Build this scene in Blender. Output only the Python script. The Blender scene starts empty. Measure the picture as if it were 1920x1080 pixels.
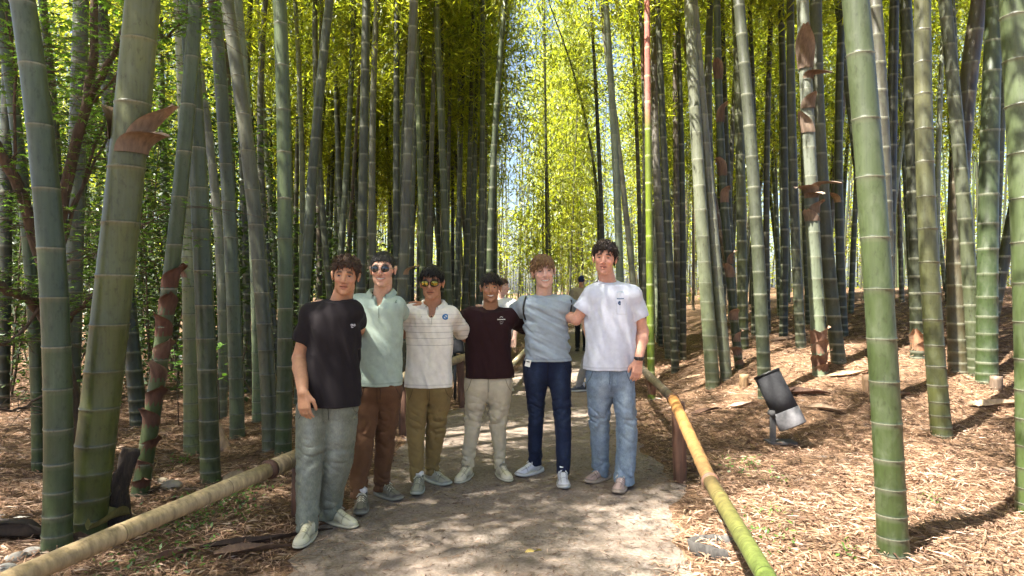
import bpy, math, random
import numpy as np
from mathutils import Vector, Matrix
R = math.radians
SC = bpy.context.scene
COL = SC.collection
# ---------------------------------------------------------------- camera
F, CX, CY, CAMZ = 1250.0, 960.0, 540.0, 1.5
cam_d = bpy.data.cameras.new('camera')
cam = bpy.data.objects.new('camera', cam_d); COL.objects.link(cam)
cam.location = (0, 0, CAMZ); cam.rotation_euler = (R(90), 0, 0)
cam_d.sensor_width = 36; cam_d.lens = 36 * F / 1920; cam_d.clip_end = 1000; cam_d.clip_start = 0.05
SC.camera = cam
# ---------------------------------------------------------------- light
SUN_EL = R(60)
sun_dir = Vector((-0.86, -0.51, 0)).normalized() * math.cos(SUN_EL) + Vector((0, 0, math.sin(SUN_EL)))
sl = bpy.data.lights.new('sun', 'SUN'); sl.energy = 5.0; sl.angle = R(0.5); sl.color = (1.0, 0.95, 0.86)
so = bpy.data.objects.new('sun', sl); COL.objects.link(so)
so.rotation_euler = sun_dir.to_track_quat('Z', 'Y').to_euler()
W = bpy.data.worlds.new('World'); SC.world = W; W.use_nodes = True
_n = W.node_tree.nodes; _l = W.node_tree.links
sky = _n.new('ShaderNodeTexSky'); sky.sky_type = 'NISHITA'; sky.sun_disc = False
sky.sun_elevation = SUN_EL; sky.sun_rotation = math.atan2(sun_dir.x, sun_dir.y)
sky.air_density = 0.8; sky.dust_density = 2.5; sky.ozone_density = 0.5
_n['Background'].inputs['Strength'].default_value = 0.055
_l.new(sky.outputs[0], _n['Background'].inputs['Color'])
SC.view_settings.view_transform = 'Standard'; SC.view_settings.look = 'None'
SC.view_settings.exposure = 2.8; SC.view_settings.gamma = 1.0
SC.view_settings.use_curve_mapping = False
SC.cycles.max_bounces = 5; SC.cycles.diffuse_bounces = 3; SC.cycles.transmission_bounces = 3; SC.cycles.glossy_bounces = 2
SC.cycles.caustics_reflective = False; SC.cycles.caustics_refractive = False
SC.cycles.use_denoising = True
SC.cycles.use_light_tree = False
SC.cycles.use_adaptive_sampling = True; SC.cycles.adaptive_threshold = .04
SC.cycles.sample_clamp_indirect = 6.0

# ---------------------------------------------------------------- helpers
rng = np.random.default_rng(7)
random.seed(7)

def tag(o, label=None, cat=None, group=None, kind=None):
    if label: o['label'] = label
    if cat: o['category'] = cat
    if group: o['group'] = group
    if kind: o['kind'] = kind
    return o

def empty(name, loc=(0, 0, 0)):
    o = bpy.data.objects.new(name, None); COL.objects.link(o); o.location = loc
    o.empty_display_size = 0.1
    return o

def mesh_data(name, V, Fc, mat=None, col=None, smooth=True, attrs=None):
    """V (n,3) array; Fc array (m,3|4) or list of tuples"""
    me = bpy.data.meshes.new(name)
    V = np.asarray(V, dtype=np.float32)
    if isinstance(Fc, np.ndarray):
        k = Fc.shape[1]; m = Fc.shape[0]
        me.vertices.add(len(V)); me.vertices.foreach_set('co', V.ravel())
        me.loops.add(m * k); me.loops.foreach_set('vertex_index', Fc.astype(np.int32).ravel())
        me.polygons.add(m)
        me.polygons.foreach_set('loop_start', np.arange(0, m * k, k, dtype=np.int32))
        me.update(calc_edges=True)
    else:
        me.from_pydata([tuple(v) for v in V], [], [tuple(f) for f in Fc])
    if smooth:
        me.polygons.foreach_set('use_smooth', np.ones(len(me.polygons), dtype=bool))
    if col is not None:
        a = me.color_attributes.new('Col', 'FLOAT_COLOR', 'POINT')
        c = np.ones((len(V), 4), dtype=np.float32); c[:, :3] = col
        a.data.foreach_set('color', c.ravel())
    if attrs:
        for k_, v_ in attrs.items():
            a = me.attributes.new(k_, 'FLOAT', 'POINT'); a.data.foreach_set('value', np.asarray(v_, np.float32))
    if mat is not None: me.materials.append(mat)
    me.update()
    return me

def mesh_obj(name, V, Fc, mat=None, parent=None, col=None, smooth=True, attrs=None, local=None):
    V = np.asarray(V, dtype=np.float32)
    if local is not None: V = V - np.asarray(local, dtype=np.float32)
    o = bpy.data.objects.new(name, mesh_data(name, V, Fc, mat, col, smooth, attrs)); COL.objects.link(o)
    if parent is not None: o.parent = parent
    elif local is not None: o.location = local
    return o

class MB:
    """collects pieces into one mesh"""
    def __init__(s): s.V = []; s.F = []; s.C = []; s.n = 0
    def add(s, V, Fc, c=(1, 1, 1)):
        V = np.asarray(V, float).reshape(-1, 3)
        s.V.append(V); s.F += [tuple(int(i) + s.n for i in f) for f in Fc]
        s.C.append(np.broadcast_to(np.asarray(c, float), V.shape)); s.n += len(V)
    def obj(s, name, mat, parent=None, local=None, smooth=True):
        return mesh_obj(name, np.vstack(s.V), s.F, mat, parent, np.vstack(s.C), smooth, local=local)

def box(cx, cy, cz, sx, sy, sz, M=None):
    V = np.array([[x, y, z] for x in (-.5, .5) for y in (-.5, .5) for z in (-.5, .5)]) * (sx, sy, sz)
    if M is not None: V = V @ np.array(M.to_3x3()).T
    V = V + (cx, cy, cz)
    return V, [(0, 1, 3, 2), (4, 6, 7, 5), (0, 4, 5, 1), (2, 3, 7, 6), (0, 2, 6, 4), (1, 5, 7, 3)]

def tube(P, rad, n=8, cap=True, squash=None):
    """tube along polyline P with radii; returns V,F"""
    P = np.asarray(P, float); m = len(P); rad = np.broadcast_to(np.asarray(rad, float), (m,))
    T = np.gradient(P, axis=0); T /= np.linalg.norm(T, axis=1)[:, None] + 1e-12
    up = np.array([0, 0, 1.0]) if abs(T[0][2]) < 0.9 else np.array([0, -1.0, 0])
    a = np.cross(T[0], up); a /= np.linalg.norm(a)
    V = []; ang = np.arange(n) * 2 * np.pi / n
    for i in range(m):
        a = a - T[i] * (a @ T[i]); a /= np.linalg.norm(a) + 1e-12
        b = np.cross(T[i], a)
        V.append(P[i] + rad[i] * (np.cos(ang)[:, None] * a + np.sin(ang)[:, None] * b))
    V = np.vstack(V); Fc = []
    for i in range(m - 1):
        for j in range(n):
            k = (j + 1) % n
            Fc.append((i * n + j, i * n + k, (i + 1) * n + k, (i + 1) * n + j))
    if cap:
        Fc.append(tuple(range(n - 1, -1, -1))); Fc.append(tuple((m - 1) * n + j for j in range(n)))
    return V, Fc

def smoothstep(a, b, x):
    t = np.clip((np.asarray(x, float) - a) / (b - a), 0, 1); return t * t * (3 - 2 * t)

_wr = np.random.default_rng(11)
_WV = _wr.normal(size=(24, 3)); _WV /= np.linalg.norm(_WV, axis=1)[:, None]; _WP = _wr.uniform(0, 6.28, 24)
def wnoise(X, Y, Z, s, seed=0, k=6):
    """cheap smooth noise about -1..1 : sum of warped sines at scale s (m)"""
    f = 2 * np.pi / s; o = 0
    wx = np.sin(f * .45 * Y + seed * 1.7 + .6 * np.sin(f * .3 * Z)); wy = np.sin(f * .5 * X + seed * 2.3 + f * .21 * Z)
    for i in range(k):
        j = (i + seed * 5) % 24; v = _WV[j]
        o = o + np.sin(f * (v[0] * X + v[1] * Y + v[2] * Z) * (.7 + .12 * i) + _WP[j] + 1.3 * wx + 1.1 * wy)
    return o / math.sqrt(k) * .8

# ---------------------------------------------------------------- ground shape
def path_centre(y):
    y = np.asarray(y, float)
    return np.interp(y, [-6, 2, 3.5, 5, 6.8, 8.5, 10.5, 13, 17, 22, 30, 45], [-.35, -.25, -.2, .05, .1, .35, .75, 1.25, 1.9, 2.7, 4.2, 8])
def path_half(y):
    return np.interp(np.asarray(y, float), [-6, 3.5, 5, 8.5, 12, 45], [1.2, 1.16, 1.22, 1.05, 1.0, 1.1])
def ground(x, y):
    x = np.asarray(x, float); y = np.asarray(y, float)
    dx = np.abs(x - path_centre(y)) - path_half(y)
    off = smoothstep(0.0, .8, dx)
    sh = np.maximum(path_centre(y) - .2, 0) * smoothstep(8, 14, y); x = x - sh
    z = .55 * smoothstep(2.0, 4.0, x) * smoothstep(5.5, 9.5, y) * (1 - .0 * x)
    z = z + 1.0 * np.tanh(.17 * np.log1p(np.exp(np.clip((x - 4.6) * 2.5, -30, 30))) / 2.5) * smoothstep(3, 7, y)
    x = x + sh
    z = z + off * (.035 * wnoise(x, y, 0 * x, 1.9, 1) + .015 * wnoise(x, y, 0 * x, .6, 2)) + .03 * off
    z = z + .004 * wnoise(x, y, 0 * x, .8, 3)
    return z
def px_ground(px, py):
    """photo pixel -> point on the ground"""
    d = np.linspace(1.5, 60, 4000); x = (px - CX) / F * d; zr = CAMZ - (py - CY) / F * d
    g = ground(x, d); k = np.argmax(zr <= g)
    return float(x[k]), float(d[k]), float(g[k])
def at(px, py, d):
    return np.array([(px - CX) / F * d, d, CAMZ - (py - CY) / F * d])

# ---------------------------------------------------------------- materials
def new_mat(name):
    m = bpy.data.materials.new(name); m.use_nodes = True
    return m, m.node_tree.nodes, m.node_tree.links, m.node_tree.nodes['Principled BSDF']
def nmath(N, L, op, a, b=None):
    n = N.new('ShaderNodeMath'); n.operation = op
    for i, v in enumerate((a, b)):
        if v is None: continue
        if isinstance(v, (int, float)): n.inputs[i].default_value = v
        else: L.new(v, n.inputs[i])
    return n.outputs[0]
def nnoise(N, L, vec, scale, detail=3, rough=.55, dist=0.0):
    n = N.new('ShaderNodeTexNoise'); n.inputs['Scale'].default_value = scale; n.inputs['Detail'].default_value = detail
    n.inputs['Roughness'].default_value = rough; n.inputs['Distortion'].default_value = dist
    if vec is not None: L.new(vec, n.inputs['Vector'])
    return n.outputs['Fac']
def ncoord(N, L, scale=(1, 1, 1), kind='Object', rot=(0, 0, 0)):
    t = N.new('ShaderNodeTexCoord'); m = N.new('ShaderNodeMapping'); m.inputs['Scale'].default_value = scale
    m.inputs['Rotation'].default_value = rot
    L.new(t.outputs[kind], m.inputs['Vector']); return m.outputs[0]
def nramp(N, L, fac, stops):
    r = N.new('ShaderNodeValToRGB'); e = r.color_ramp.elements
    while len(e) < len(stops): e.new(0.5)
    for i, (p, c) in enumerate(stops): e[i].position = p; e[i].color = (*c, 1) if len(c) == 3 else c
    L.new(fac, r.inputs['Fac']); return r.outputs['Color']
def nmix(N, L, fac, a, b, mode='MIX'):
    m = N.new('ShaderNodeMix'); m.data_type = 'RGBA'; m.blend_type = mode
    for k, v in ((0, fac), (6, a), (7, b)):
        if isinstance(v, (int, float)): m.inputs[k].default_value = v
        elif isinstance(v, tuple): m.inputs[k].default_value = (*v, 1)
        else: L.new(v, m.inputs[k])
    return m.outputs[2]
def nbump(N, L, h, strength, dist, P):
    b = N.new('ShaderNodeBump'); b.inputs['Strength'].default_value = strength; b.inputs['Distance'].default_value = dist
    L.new(h, b.inputs['Height']); L.new(b.outputs[0], P.inputs['Normal'])
def ncol(N): 
    a = N.new('ShaderNodeVertexColor'); a.layer_name = 'Col'; return a.outputs['Color']

def m_bamboo():
    m, N, L, P = new_mat('bamboo_culm')
    c = ncol(N)
    v = ncoord(N, L, (60, 60, 1.6)); s = nnoise(N, L, v, 1.0, 4, .6)
    v2 = ncoord(N, L, (11, 11, 5)); b = nnoise(N, L, v2, 1.0, 6, .68, .6)
    c1 = nmix(N, L, 1.0, c, nramp(N, L, s, [(.25, (.76, .76, .72)), (.75, (1.16, 1.16, 1.16))]), 'MULTIPLY')
    bl = nramp(N, L, b, [(.48, (0, 0, 0)), (.80, (.45, .45, .45))])
    c2 = nmix(N, L, bl, c1, (.105, .118, .080))
    v3 = ncoord(N, L, (34, 34, 16)); st = nnoise(N, L, v3, 1.0, 5, .7)
    dk = nramp(N, L, st, [(.54, (1, 1, 1)), (.72, (.48, .45, .38))])
    c3 = nmix(N, L, 1.0, c2, dk, 'MULTIPLY')
    L.new(c3, P.inputs['Base Color']); P.inputs['Roughness'].default_value = .40
    P.inputs['Specular IOR Level'].default_value = .45
    nbump(N, L, s, .25, .002, P)
    return m
def m_leaf(name, dif, trn, trans=.5, var=True):
    m, N, L, P = new_mat(name)
    out = N['Material Output'] if 'Material Output' in N else None
    c = ncol(N)
    d = N.new('ShaderNodeBsdfDiffuse'); t = N.new('ShaderNodeBsdfTranslucent'); g = N.new('ShaderNodeBsdfGlossy')
    L.new(nmix(N, L, 1.0, c, dif, 'MULTIPLY'), d.inputs['Color'])
    L.new(nmix(N, L, 1.0, c, trn, 'MULTIPLY'), t.inputs['Color'])
    g.inputs['Roughness'].default_value = .45; g.inputs['Color'].default_value = (.8, .85, .8, 1)
    x = N.new('ShaderNodeMixShader'); x.inputs[0].default_value = trans
    L.new(d.outputs[0], x.inputs[1]); L.new(t.outputs[0], x.inputs[2])
    y = N.new('ShaderNodeMixShader'); y.inputs[0].default_value = .05
    L.new(x.outputs[0], y.inputs[1]); L.new(g.outputs[0], y.inputs[2])
    L.new(y.outputs[0], out.inputs['Surface'])
    return m
def m_vcol(name, rough=.7, nscale=None, amt=.25, bump=0.0, bscale=80, stretch=(1, 1, 1), spec=.3):
    m, N, L, P = new_mat(name)
    c = ncol(N)
    if nscale:
        v = ncoord(N, L, stretch); n = nnoise(N, L, v, nscale, 4, .6)
        c = nmix(N, L, 1.0, c, nramp(N, L, n, [(.25, (1 - amt,) * 3), (.75, (1 + amt,) * 3)]), 'MULTIPLY')
        if bump: nbump(N, L, nnoise(N, L, v, bscale, 3), bump, .004, P)
    L.new(c, P.inputs['Base Color']); P.inputs['Roughness'].default_value = rough
    P.inputs['Specular IOR Level'].default_value = spec
    return m
def m_ground():
    m, N, L, P = new_mat('litter_ground')
    v = ncoord(N, L, (1, 1, 1)); big = nnoise(N, L, v, .9, 4)
    va = ncoord(N, L, (9, 40, 10), rot=(0, 0, .5)); vb = ncoord(N, L, (40, 9, 10), rot=(0, 0, -.3))
    a = nnoise(N, L, va, 1.0, 4, .65, .5); b = nnoise(N, L, vb, 1.0, 4, .65, .5)
    mx = nmath(N, L, 'MAXIMUM', a, b)
    c = nramp(N, L, mx, [(.42, (.045, .026, .016)), (.56, (.16, .095, .055)), (.70, (.33, .22, .14))])
    c = nmix(N, L, nramp(N, L, big, [(.4, (0, 0, 0)), (.7, (.5, .5, .5))]), c, (.085, .05, .028))
    L.new(c, P.inputs['Base Color']); P.inputs['Roughness'].default_value = .9; P.inputs['Specular IOR Level'].default_value = .15
    nbump(N, L, mx, .8, .02, P)
    return m
def m_path():
    m, N, L, P = new_mat('path_earth')
    v = ncoord(N, L); big = nnoise(N, L, v, 1.1, 5); fine = nnoise(N, L, v, 55, 5, .7); mid = nnoise(N, L, v, 9, 4, .6)
    va = ncoord(N, L, (14, 60, 10), rot=(0, 0, .7)); st = nnoise(N, L, va, 1, 3, .6, .7)
    c = nramp(N, L, fine, [(.30, (.085, .069, .055)), (.52, (.20, .166, .136)), (.75, (.32, .27, .23))])
    c = nmix(N, L, nramp(N, L, big, [(.38, (0, 0, 0)), (.66, (.6, .6, .6))]), c, (.245, .188, .152))
    c = nmix(N, L, nramp(N, L, mid, [(.45, (0, 0, 0)), (.7, (.5, .5, .5))]), c, (.105, .084, .060))
    c = nmix(N, L, nramp(N, L, st, [(.62, (0, 0, 0)), (.70, (.7, .7, .7))]), c, (.27, .20, .13))
    L.new(c, P.inputs['Base Color']); P.inputs['Roughness'].default_value = .95; P.inputs['Specular IOR Level'].default_value = .1
    h = nmath(N, L, 'ADD', fine, nmath(N, L, 'MULTIPLY', mid, 1.5))
    nbump(N, L, h, .9, .012, P)
    return m
def m_wood(name, a, b, sc=(30, 30, 3), rough=.75):
    m, N, L, P = new_mat(name)
    v = ncoord(N, L, sc); n = nnoise(N, L, v, 1, 5, .65, .8)
    L.new(nramp(N, L, n, [(.3, a), (.7, b)]), P.inputs['Base Color']); P.inputs['Roughness'].default_value = rough
    nbump(N, L, n, .6, .006, P); return m
def m_plain(name, c, rough=.5, metal=0.0, spec=.5):
    m, N, L, P = new_mat(name); v = ncoord(N, L); n = nnoise(N, L, v, 40, 3)
    L.new(nramp(N, L, n, [(.3, tuple(k * .82 for k in c)), (.7, tuple(min(1, k * 1.12) for k in c))]), P.inputs['Base Color'])
    P.inputs['Roughness'].default_value = rough; P.inputs['Metallic'].default_value = metal; P.inputs['Specular IOR Level'].default_value = spec
    return m
M_BAM = m_bamboo(); M_GROUND = m_ground(); M_PATH = m_path()
M_LEAF = m_leaf('bamboo_leaf', (1, 1, .9), (2.5, 2.6, 1.2), .6)
M_GREEN = m_leaf('green_leaf', (1, 1, 1), (1.7, 1.9, 1.0), .4)
M_LITTER = m_leaf('dry_leaf', (1, 1, 1), (.6, .5, .4), .12)
M_SHEATH = m_vcol('dry_sheath', .75, 1.0, .35, .5, 3, (40, 40, 6))
M_ROD = m_vcol('dry_bamboo_pole', .6, 1.0, .5, .5, 2, (34, 34, 7), .3)
M_POST = m_wood('wood_post', (.045, .022, .013), (.13, .06, .035))
M_BARK = m_wood('maple_bark', (.04, .026, .018), (.13, .085, .055), (25, 25, 6), .9)
M_ROT = m_wood('rotten_wood', (.014, .010, .008), (.075, .052, .038), (40, 40, 9), .95)
# ================================================================ SETTING
def grid_axis(lo, hi, dlo, dhi, step, grow=1.16):
    a = list(np.arange(dlo, dhi + 1e-6, step)); s = step; x = a[-1]
    while x < hi: s *= grow; x += s; a.append(x)
    s = step; x = a[0]
    while x > lo: s *= grow; x -= s; a.insert(0, x)
    return np.array(a)
def grid_faces(nx, ny):
    i = np.arange(nx * ny).reshape(ny, nx)
    return np.stack([i[:-1, :-1], i[:-1, 1:], i[1:, 1:], i[1:, :-1]], -1).reshape(-1, 4)
gx = grid_axis(-90, 90, -7, 7.5, .09); gy = grid_axis(-60, 150, 1.5, 12, .09)
X, Y = np.meshgrid(gx, gy); Z = ground(X, Y)
g = mesh_obj('ground', np.stack([X, Y, Z], -1).reshape(-1, 3), grid_faces(len(gx), len(gy)), M_GROUND)
tag(g, 'forest floor of brown bamboo litter', kind='structure')
py_ = np.concatenate([np.arange(-6, 14, .07), np.arange(14, 46, .3)]); u_ = np.linspace(-1, 1, 33)
U, PY = np.meshgrid(u_, py_)
hw = path_half(PY) + .10 * wnoise(PY, np.sign(U) * 3, 0 * U, 1.3, 4) + .05 * wnoise(PY, np.sign(U) * 2, 0 * U, .35, 5)
PX = path_centre(PY) + U * hw
PZ = ground(PX, PY) + .012 - .05 * smoothstep(.93, 1.0, np.abs(U)) + .003 * wnoise(PX, PY, 0 * PX, .22, 6)
p = mesh_obj('path', np.stack([PX, PY, PZ], -1).reshape(-1, 3), grid_faces(33, len(py_)), M_PATH)
tag(p, 'trodden grey-brown earth path', kind='structure')

# ---- fallen leaves
def leaf_quads(P, yaw, pitch, roll, ln, wd, arch=0.0, drop=0.0):
    """diamond leaves; P base points (n,3) -> V (4n,3), F (n,4)"""
    n = len(P); cy, sy = np.cos(yaw), np.sin(yaw); cp, sp = np.cos(pitch), np.sin(pitch)
    d = np.stack([cy * cp, sy * cp, sp], 1); s = np.stack([-sy * np.cos(roll), cy * np.cos(roll), np.sin(roll)], 1)
    up = np.cross(d, s)
    b = P; t = P + d * ln[:, None] - np.array([0, 0, 1.0]) * np.reshape(drop * ln, (-1, 1))
    m = P + d * (ln * .42)[:, None] + up * (arch * ln)[:, None]
    V = np.stack([b, m + s * (wd * .5)[:, None], t, m - s * (wd * .5)[:, None]], 1).reshape(-1, 3)
    return V, np.arange(4 * n).reshape(n, 4)
def scatter(y0, y1, dens, side=.85, pad=1.2):
    xm = side * y1 + pad; n = int(dens * 2 * xm * (y1 - y0))
    x = rng.uniform(-xm, xm, n); y = rng.uniform(y0, y1, n)
    k = np.abs(x) < side * y + pad
    return x[k], y[k]
LV, LC = [], []
pal = np.array([[.42, .285, .215], [.33, .21, .155], [.25, .15, .105], [.16, .09, .06], [.50, .37, .29], [.10, .055, .038], [.36, .245, .17]])
for (y0, y1, dens, lmul) in ((1.6, 3.2, 900, .9), (3.2, 5.5, 1900, .9), (5.5, 8, 1150, .95), (8, 12, 420, 1.2), (12, 18, 110, 1.6)):
    x, y = scatter(y0, y1, dens)
    dx = np.abs(x - path_centre(y)) - path_half(y) + .12 * wnoise(x, y, 0 * x, .7, 8)
    keep = (dx > -.03) | (rng.random(len(x)) < np.where(dx > -.25, .45, .27))
    x, y, dx = x[keep], y[keep], dx[keep]; n = len(x)
    onp = dx < -.03
    ln = rng.uniform(.06, .135, n) * lmul * np.where(onp, .62, 1); wd = rng.uniform(.006, .0125, n) * lmul * np.where(onp, .6, 1)
    # loose leaves lie on small heaps
    P_ = np.stack([x, y, ground(x, y) + np.where(onp, .014, .004 + rng.random(n) * .022)], 1)
    V, _ = leaf_quads(P_, rng.uniform(0, 6.28, n), rng.normal(0, .13, n) * np.where(onp, .3, 1), rng.normal(0, .35, n), ln, wd, rng.uniform(0, .16, n))
    V[:, 2] = np.maximum(V[:, 2], ground(V[:, 0], V[:, 1]) + np.repeat(np.where(onp, .0145, .003), 4))
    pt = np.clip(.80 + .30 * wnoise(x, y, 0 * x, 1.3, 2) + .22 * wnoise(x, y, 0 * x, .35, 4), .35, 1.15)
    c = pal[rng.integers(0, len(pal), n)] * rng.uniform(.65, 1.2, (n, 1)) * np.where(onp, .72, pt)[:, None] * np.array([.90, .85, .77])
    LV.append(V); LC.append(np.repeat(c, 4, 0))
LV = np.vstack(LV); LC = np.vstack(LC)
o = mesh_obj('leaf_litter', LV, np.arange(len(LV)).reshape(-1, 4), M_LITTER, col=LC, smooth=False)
tag(o, 'thick layer of dry tan bamboo leaves on the forest floor', 'leaf litter', kind='stuff')

# ================================================================ BAMBOO
BASEC = {'green': (.052, .070, .028), 'grey': (.092, .096, .064), 'olive': (.072, .082, .027), 'dark': (.038, .041, .022),
         'brown': (.10, .078, .052), 'young': (.20, .225, .018), 'pale': (.19, .20, .150), 'dead': (.14, .092, .055), 'fresh': (.105, .122, .042), 'ash': (.088, .104, .064)}
def node_heights(H, r):
    z = .02; s = .09; out = []
    k = rng.uniform(.85, 1.15)
    while z < H - .1:
        out.append(z); z += s * k * rng.uniform(.93, 1.07); s = min(s + .026, .34)
    return out
def culm(name, curve, r0, H, z0, n, det, tone, parent, seed=0, d=5.0, taper=.85, topcol=None):
    """tapered culm with swollen nodes; curve(z)->(x,y), z above base z0"""
    lr = np.random.default_rng(seed)
    zs, rf, kd = [-.12], [1.04], [0]
    sc = max(1.0, d / 7.0)
    for z in node_heights(H, r0):
        if det == 2:
            offs = ((-.034, 1.0, 0), (-.010, 1.0, .30), (-.004, 1.03, 1.0), (.0, 1.055, .8), (.0035, 1.03, -1.0), (.014, 1.0, -.25))
        elif det == 1:
            offs = ((-.022 * sc, 1.0, 0), (-.004 * sc, 1.04, .75), (.001 * sc, 1.04, .6), (.007 * sc, 1.0, -.6))
        else:
            offs = ((-.01 * sc, 1.0, 0), (0, 1.05, .4), (.01 * sc, 1.0, -.3))
        for o_, f_, k_ in offs:
            if z + o_ > zs[-1] + .001: zs.append(z + o_); rf.append(f_); kd.append(k_)
    zs = np.array(zs); rf = np.array(rf); kd = np.array(kd)
    c = np.array([curve(z + z0) for z in zs]); m = len(zs)
    r = r0 * rf * (1 - taper * np.clip(zs / H, 0, 1) ** 1.45) + .003
    r = r * (1 + .10 * np.exp(-np.clip(zs, 0, 9) / .12))
    a = np.arange(n) * 2 * np.pi / n + lr.uniform(0, 6)
    P = np.zeros((m, n, 3)); P[..., 0] = c[:, 0:1] + r[:, None] * np.cos(a); P[..., 1] = c[:, 1:2] + r[:, None] * np.sin(a)
    P[..., 2] = (zs + z0)[:, None]
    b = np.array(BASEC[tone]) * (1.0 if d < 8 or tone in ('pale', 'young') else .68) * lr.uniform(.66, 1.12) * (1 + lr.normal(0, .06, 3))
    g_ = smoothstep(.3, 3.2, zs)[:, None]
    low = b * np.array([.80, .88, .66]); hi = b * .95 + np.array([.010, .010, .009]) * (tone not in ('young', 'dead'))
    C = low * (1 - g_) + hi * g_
    C = C * (1 + .12 * np.sin(zs * 1.7 + seed)[:, None])
    if topcol is not None:
        zt, tc = topcol; w = smoothstep(zt - .02, zt + .02, zs)[:, None]; C = C * (1 - w) + np.array(tc) * w
    nid = np.cumsum((np.diff(kd, prepend=0) != 0) & (kd == 0)); C = C * lr.uniform(.82, 1.16, nid.max() + 1)[nid][:, None]; kd = np.where(kd > 0, kd * lr.uniform(.45, 1.0, nid.max() + 1)[nid], kd)
    ringc = np.array([.235, .235, .18]) if tone != 'young' else np.array([.5, .55, .3])
    C = np.where(kd[:, None] > 0, C * (1 - kd[:, None]) + ringc * kd[:, None], C * (1 + .55 * np.minimum(kd, 0)[:, None]))
    C = np.repeat(C[:, None, :], n, 1)
    i = np.arange(m * n).reshape(m, n); j = np.roll(i, -1, 1)
    Fc = np.stack([i[:-1], j[:-1], j[1:], i[1:]], -1).reshape(-1, 4)
    base = np.array([*curve(z0), z0])
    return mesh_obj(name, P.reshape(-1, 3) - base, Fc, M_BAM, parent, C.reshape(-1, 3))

# ---- crown variants shared by all bamboos
def make_crown(seed):
    r_ = np.random.default_rng(seed); TV, TF, TC, tn = [], [], [], 0; cen = []
    for k in range(34):
        z = k * .185 + r_.uniform(-.05, .05); f = k / 34
        for b in range(2):
            az = r_.uniform(0, 6.28); L_ = r_.uniform(.7, 1.5) * (1 - .6 * f) * (.55 + .45 * min(1, k / 5))
            t = np.linspace(0, 1, 5)
            P = np.stack([np.cos(az) * L_ * t, np.sin(az) * L_ * t, z + L_ * (.75 * t - .62 * t * t)], 1)
            V, Fc = tube(P, np.linspace(.007, .002, 5), 3, False)
            TV.append(V); TF += [tuple(q + tn for q in ff) for ff in Fc]; tn += len(V)
            for q in np.linspace(.3, 1, 5): cen.append(P[0] * (1 - q) + P[-1] * q + np.array([0, 0, L_ * (.75 * q - .62 * q * q) - (P[-1, 2] - z) * q]))
    cen = np.array(cen); k = 9; n = len(cen) * k
    P = np.repeat(cen, k, 0) + r_.normal(0, 1, (n, 3)) * (.17, .17, .12)
    V, _ = leaf_quads(P, np.repeat(r_.uniform(0, 6.28, len(cen)), k) + r_.normal(0, .75, n), r_.normal(-.55, .35, n), r_.normal(0, .6, n), r_.uniform(.12, .22, n), r_.uniform(.022, .038, n), r_.uniform(-.05, .08, n))
    mixv = r_.random((n, 1)) ** 1.2; c = np.array([.220, .215, .020]) * (1 - mixv) + np.array([.115, .145, .020]) * mixv
    c = c * np.repeat(r_.uniform(.55, 1.4, (len(cen), 1)), k, 0)
    c *= r_.uniform(.75, 1.2, (n, 1))
    TV = np.vstack(TV); Fc = [tuple(f) for f in TF] + [tuple(f) for f in (np.arange(4 * n).reshape(n, 4) + tn)]
    Cc = np.vstack([np.tile([.07, .08, .03], (tn, 1)), np.repeat(c, 4, 0)])
    return mesh_data('crown', np.vstack([TV, V]), np.array(Fc), M_LEAF, Cc, False)
CROWNS = [make_crown(100 + i) for i in range(6)]

def curve_from_px(pts, d):
    P = np.array([at(x, y, d) for x, y in pts]); P = P[np.argsort(P[:, 2])]
    deg = min(2, len(P) - 1); cf = np.polyfit(P[:, 2], P[:, 0], deg)
    zt = P[-1, 2]; xt = np.polyval(cf, zt); sl_ = np.clip(np.polyval(np.polyder(cf), zt), -.22, .22)
    zb = P[0, 2]; xb = np.polyval(cf, zb); sb_ = np.clip(np.polyval(np.polyder(cf), zb), -.3, .3)
    def curve(z):
        if z > zt: return (xt + sl_ * (z - zt), d)
        if z < zb: return (xb + sb_ * (z - zb), d)
        return (float(np.polyval(cf, z)), d)
    return curve
N_BAM = [0]
BAM = {}
def bamboo(curve, z0, r0, H, tone, label, group, d, crown=True, det=None, zc=None, key=None, cat='bamboo', topcol=None, name='bamboo', cs=1.0):
    N_BAM[0] += 1; s = 1000 + N_BAM[0]
    x, y = curve(z0)
    root = empty(name, (x, y, z0)); tag(root, label, cat, group)
    dd = math.hypot(x, y)
    if det is None: det = 2 if dd < 8 else (1 if dd < 20 else 0)
    n = 20 if dd < 7 else (12 if dd < 14 else 8)
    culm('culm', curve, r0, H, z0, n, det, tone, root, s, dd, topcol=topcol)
    if crown:
        lr = random.Random(s)
        zc = zc if zc is not None else H * (lr.uniform(.44, .54) if dd < 17 else lr.uniform(.30, .42))
        o = bpy.data.objects.new('crown', CROWNS[lr.randrange(6)]); COL.objects.link(o); o.parent = root
        cx, cy = curve(z0 + zc); cx2, cy2 = curve(z0 + zc + 3)
        o.location = (cx - x, cy - y, zc)
        q = Vector((cx2 - cx, cy2 - cy, 3.0)).to_track_quat('Z', 'Y')
        o.rotation_mode = 'QUATERNION'; o.rotation_quaternion = q @ Matrix.Rotation(lr.uniform(0, 6.28), 4, 'Z').to_quaternion()
        k = (H - zc) / 6.4; o.scale = (lr.uniform(.95, 1.3) * cs, lr.uniform(.95, 1.3) * cs, k)
    if key: BAM[key] = (root, curve, z0, r0)
    return root

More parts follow.
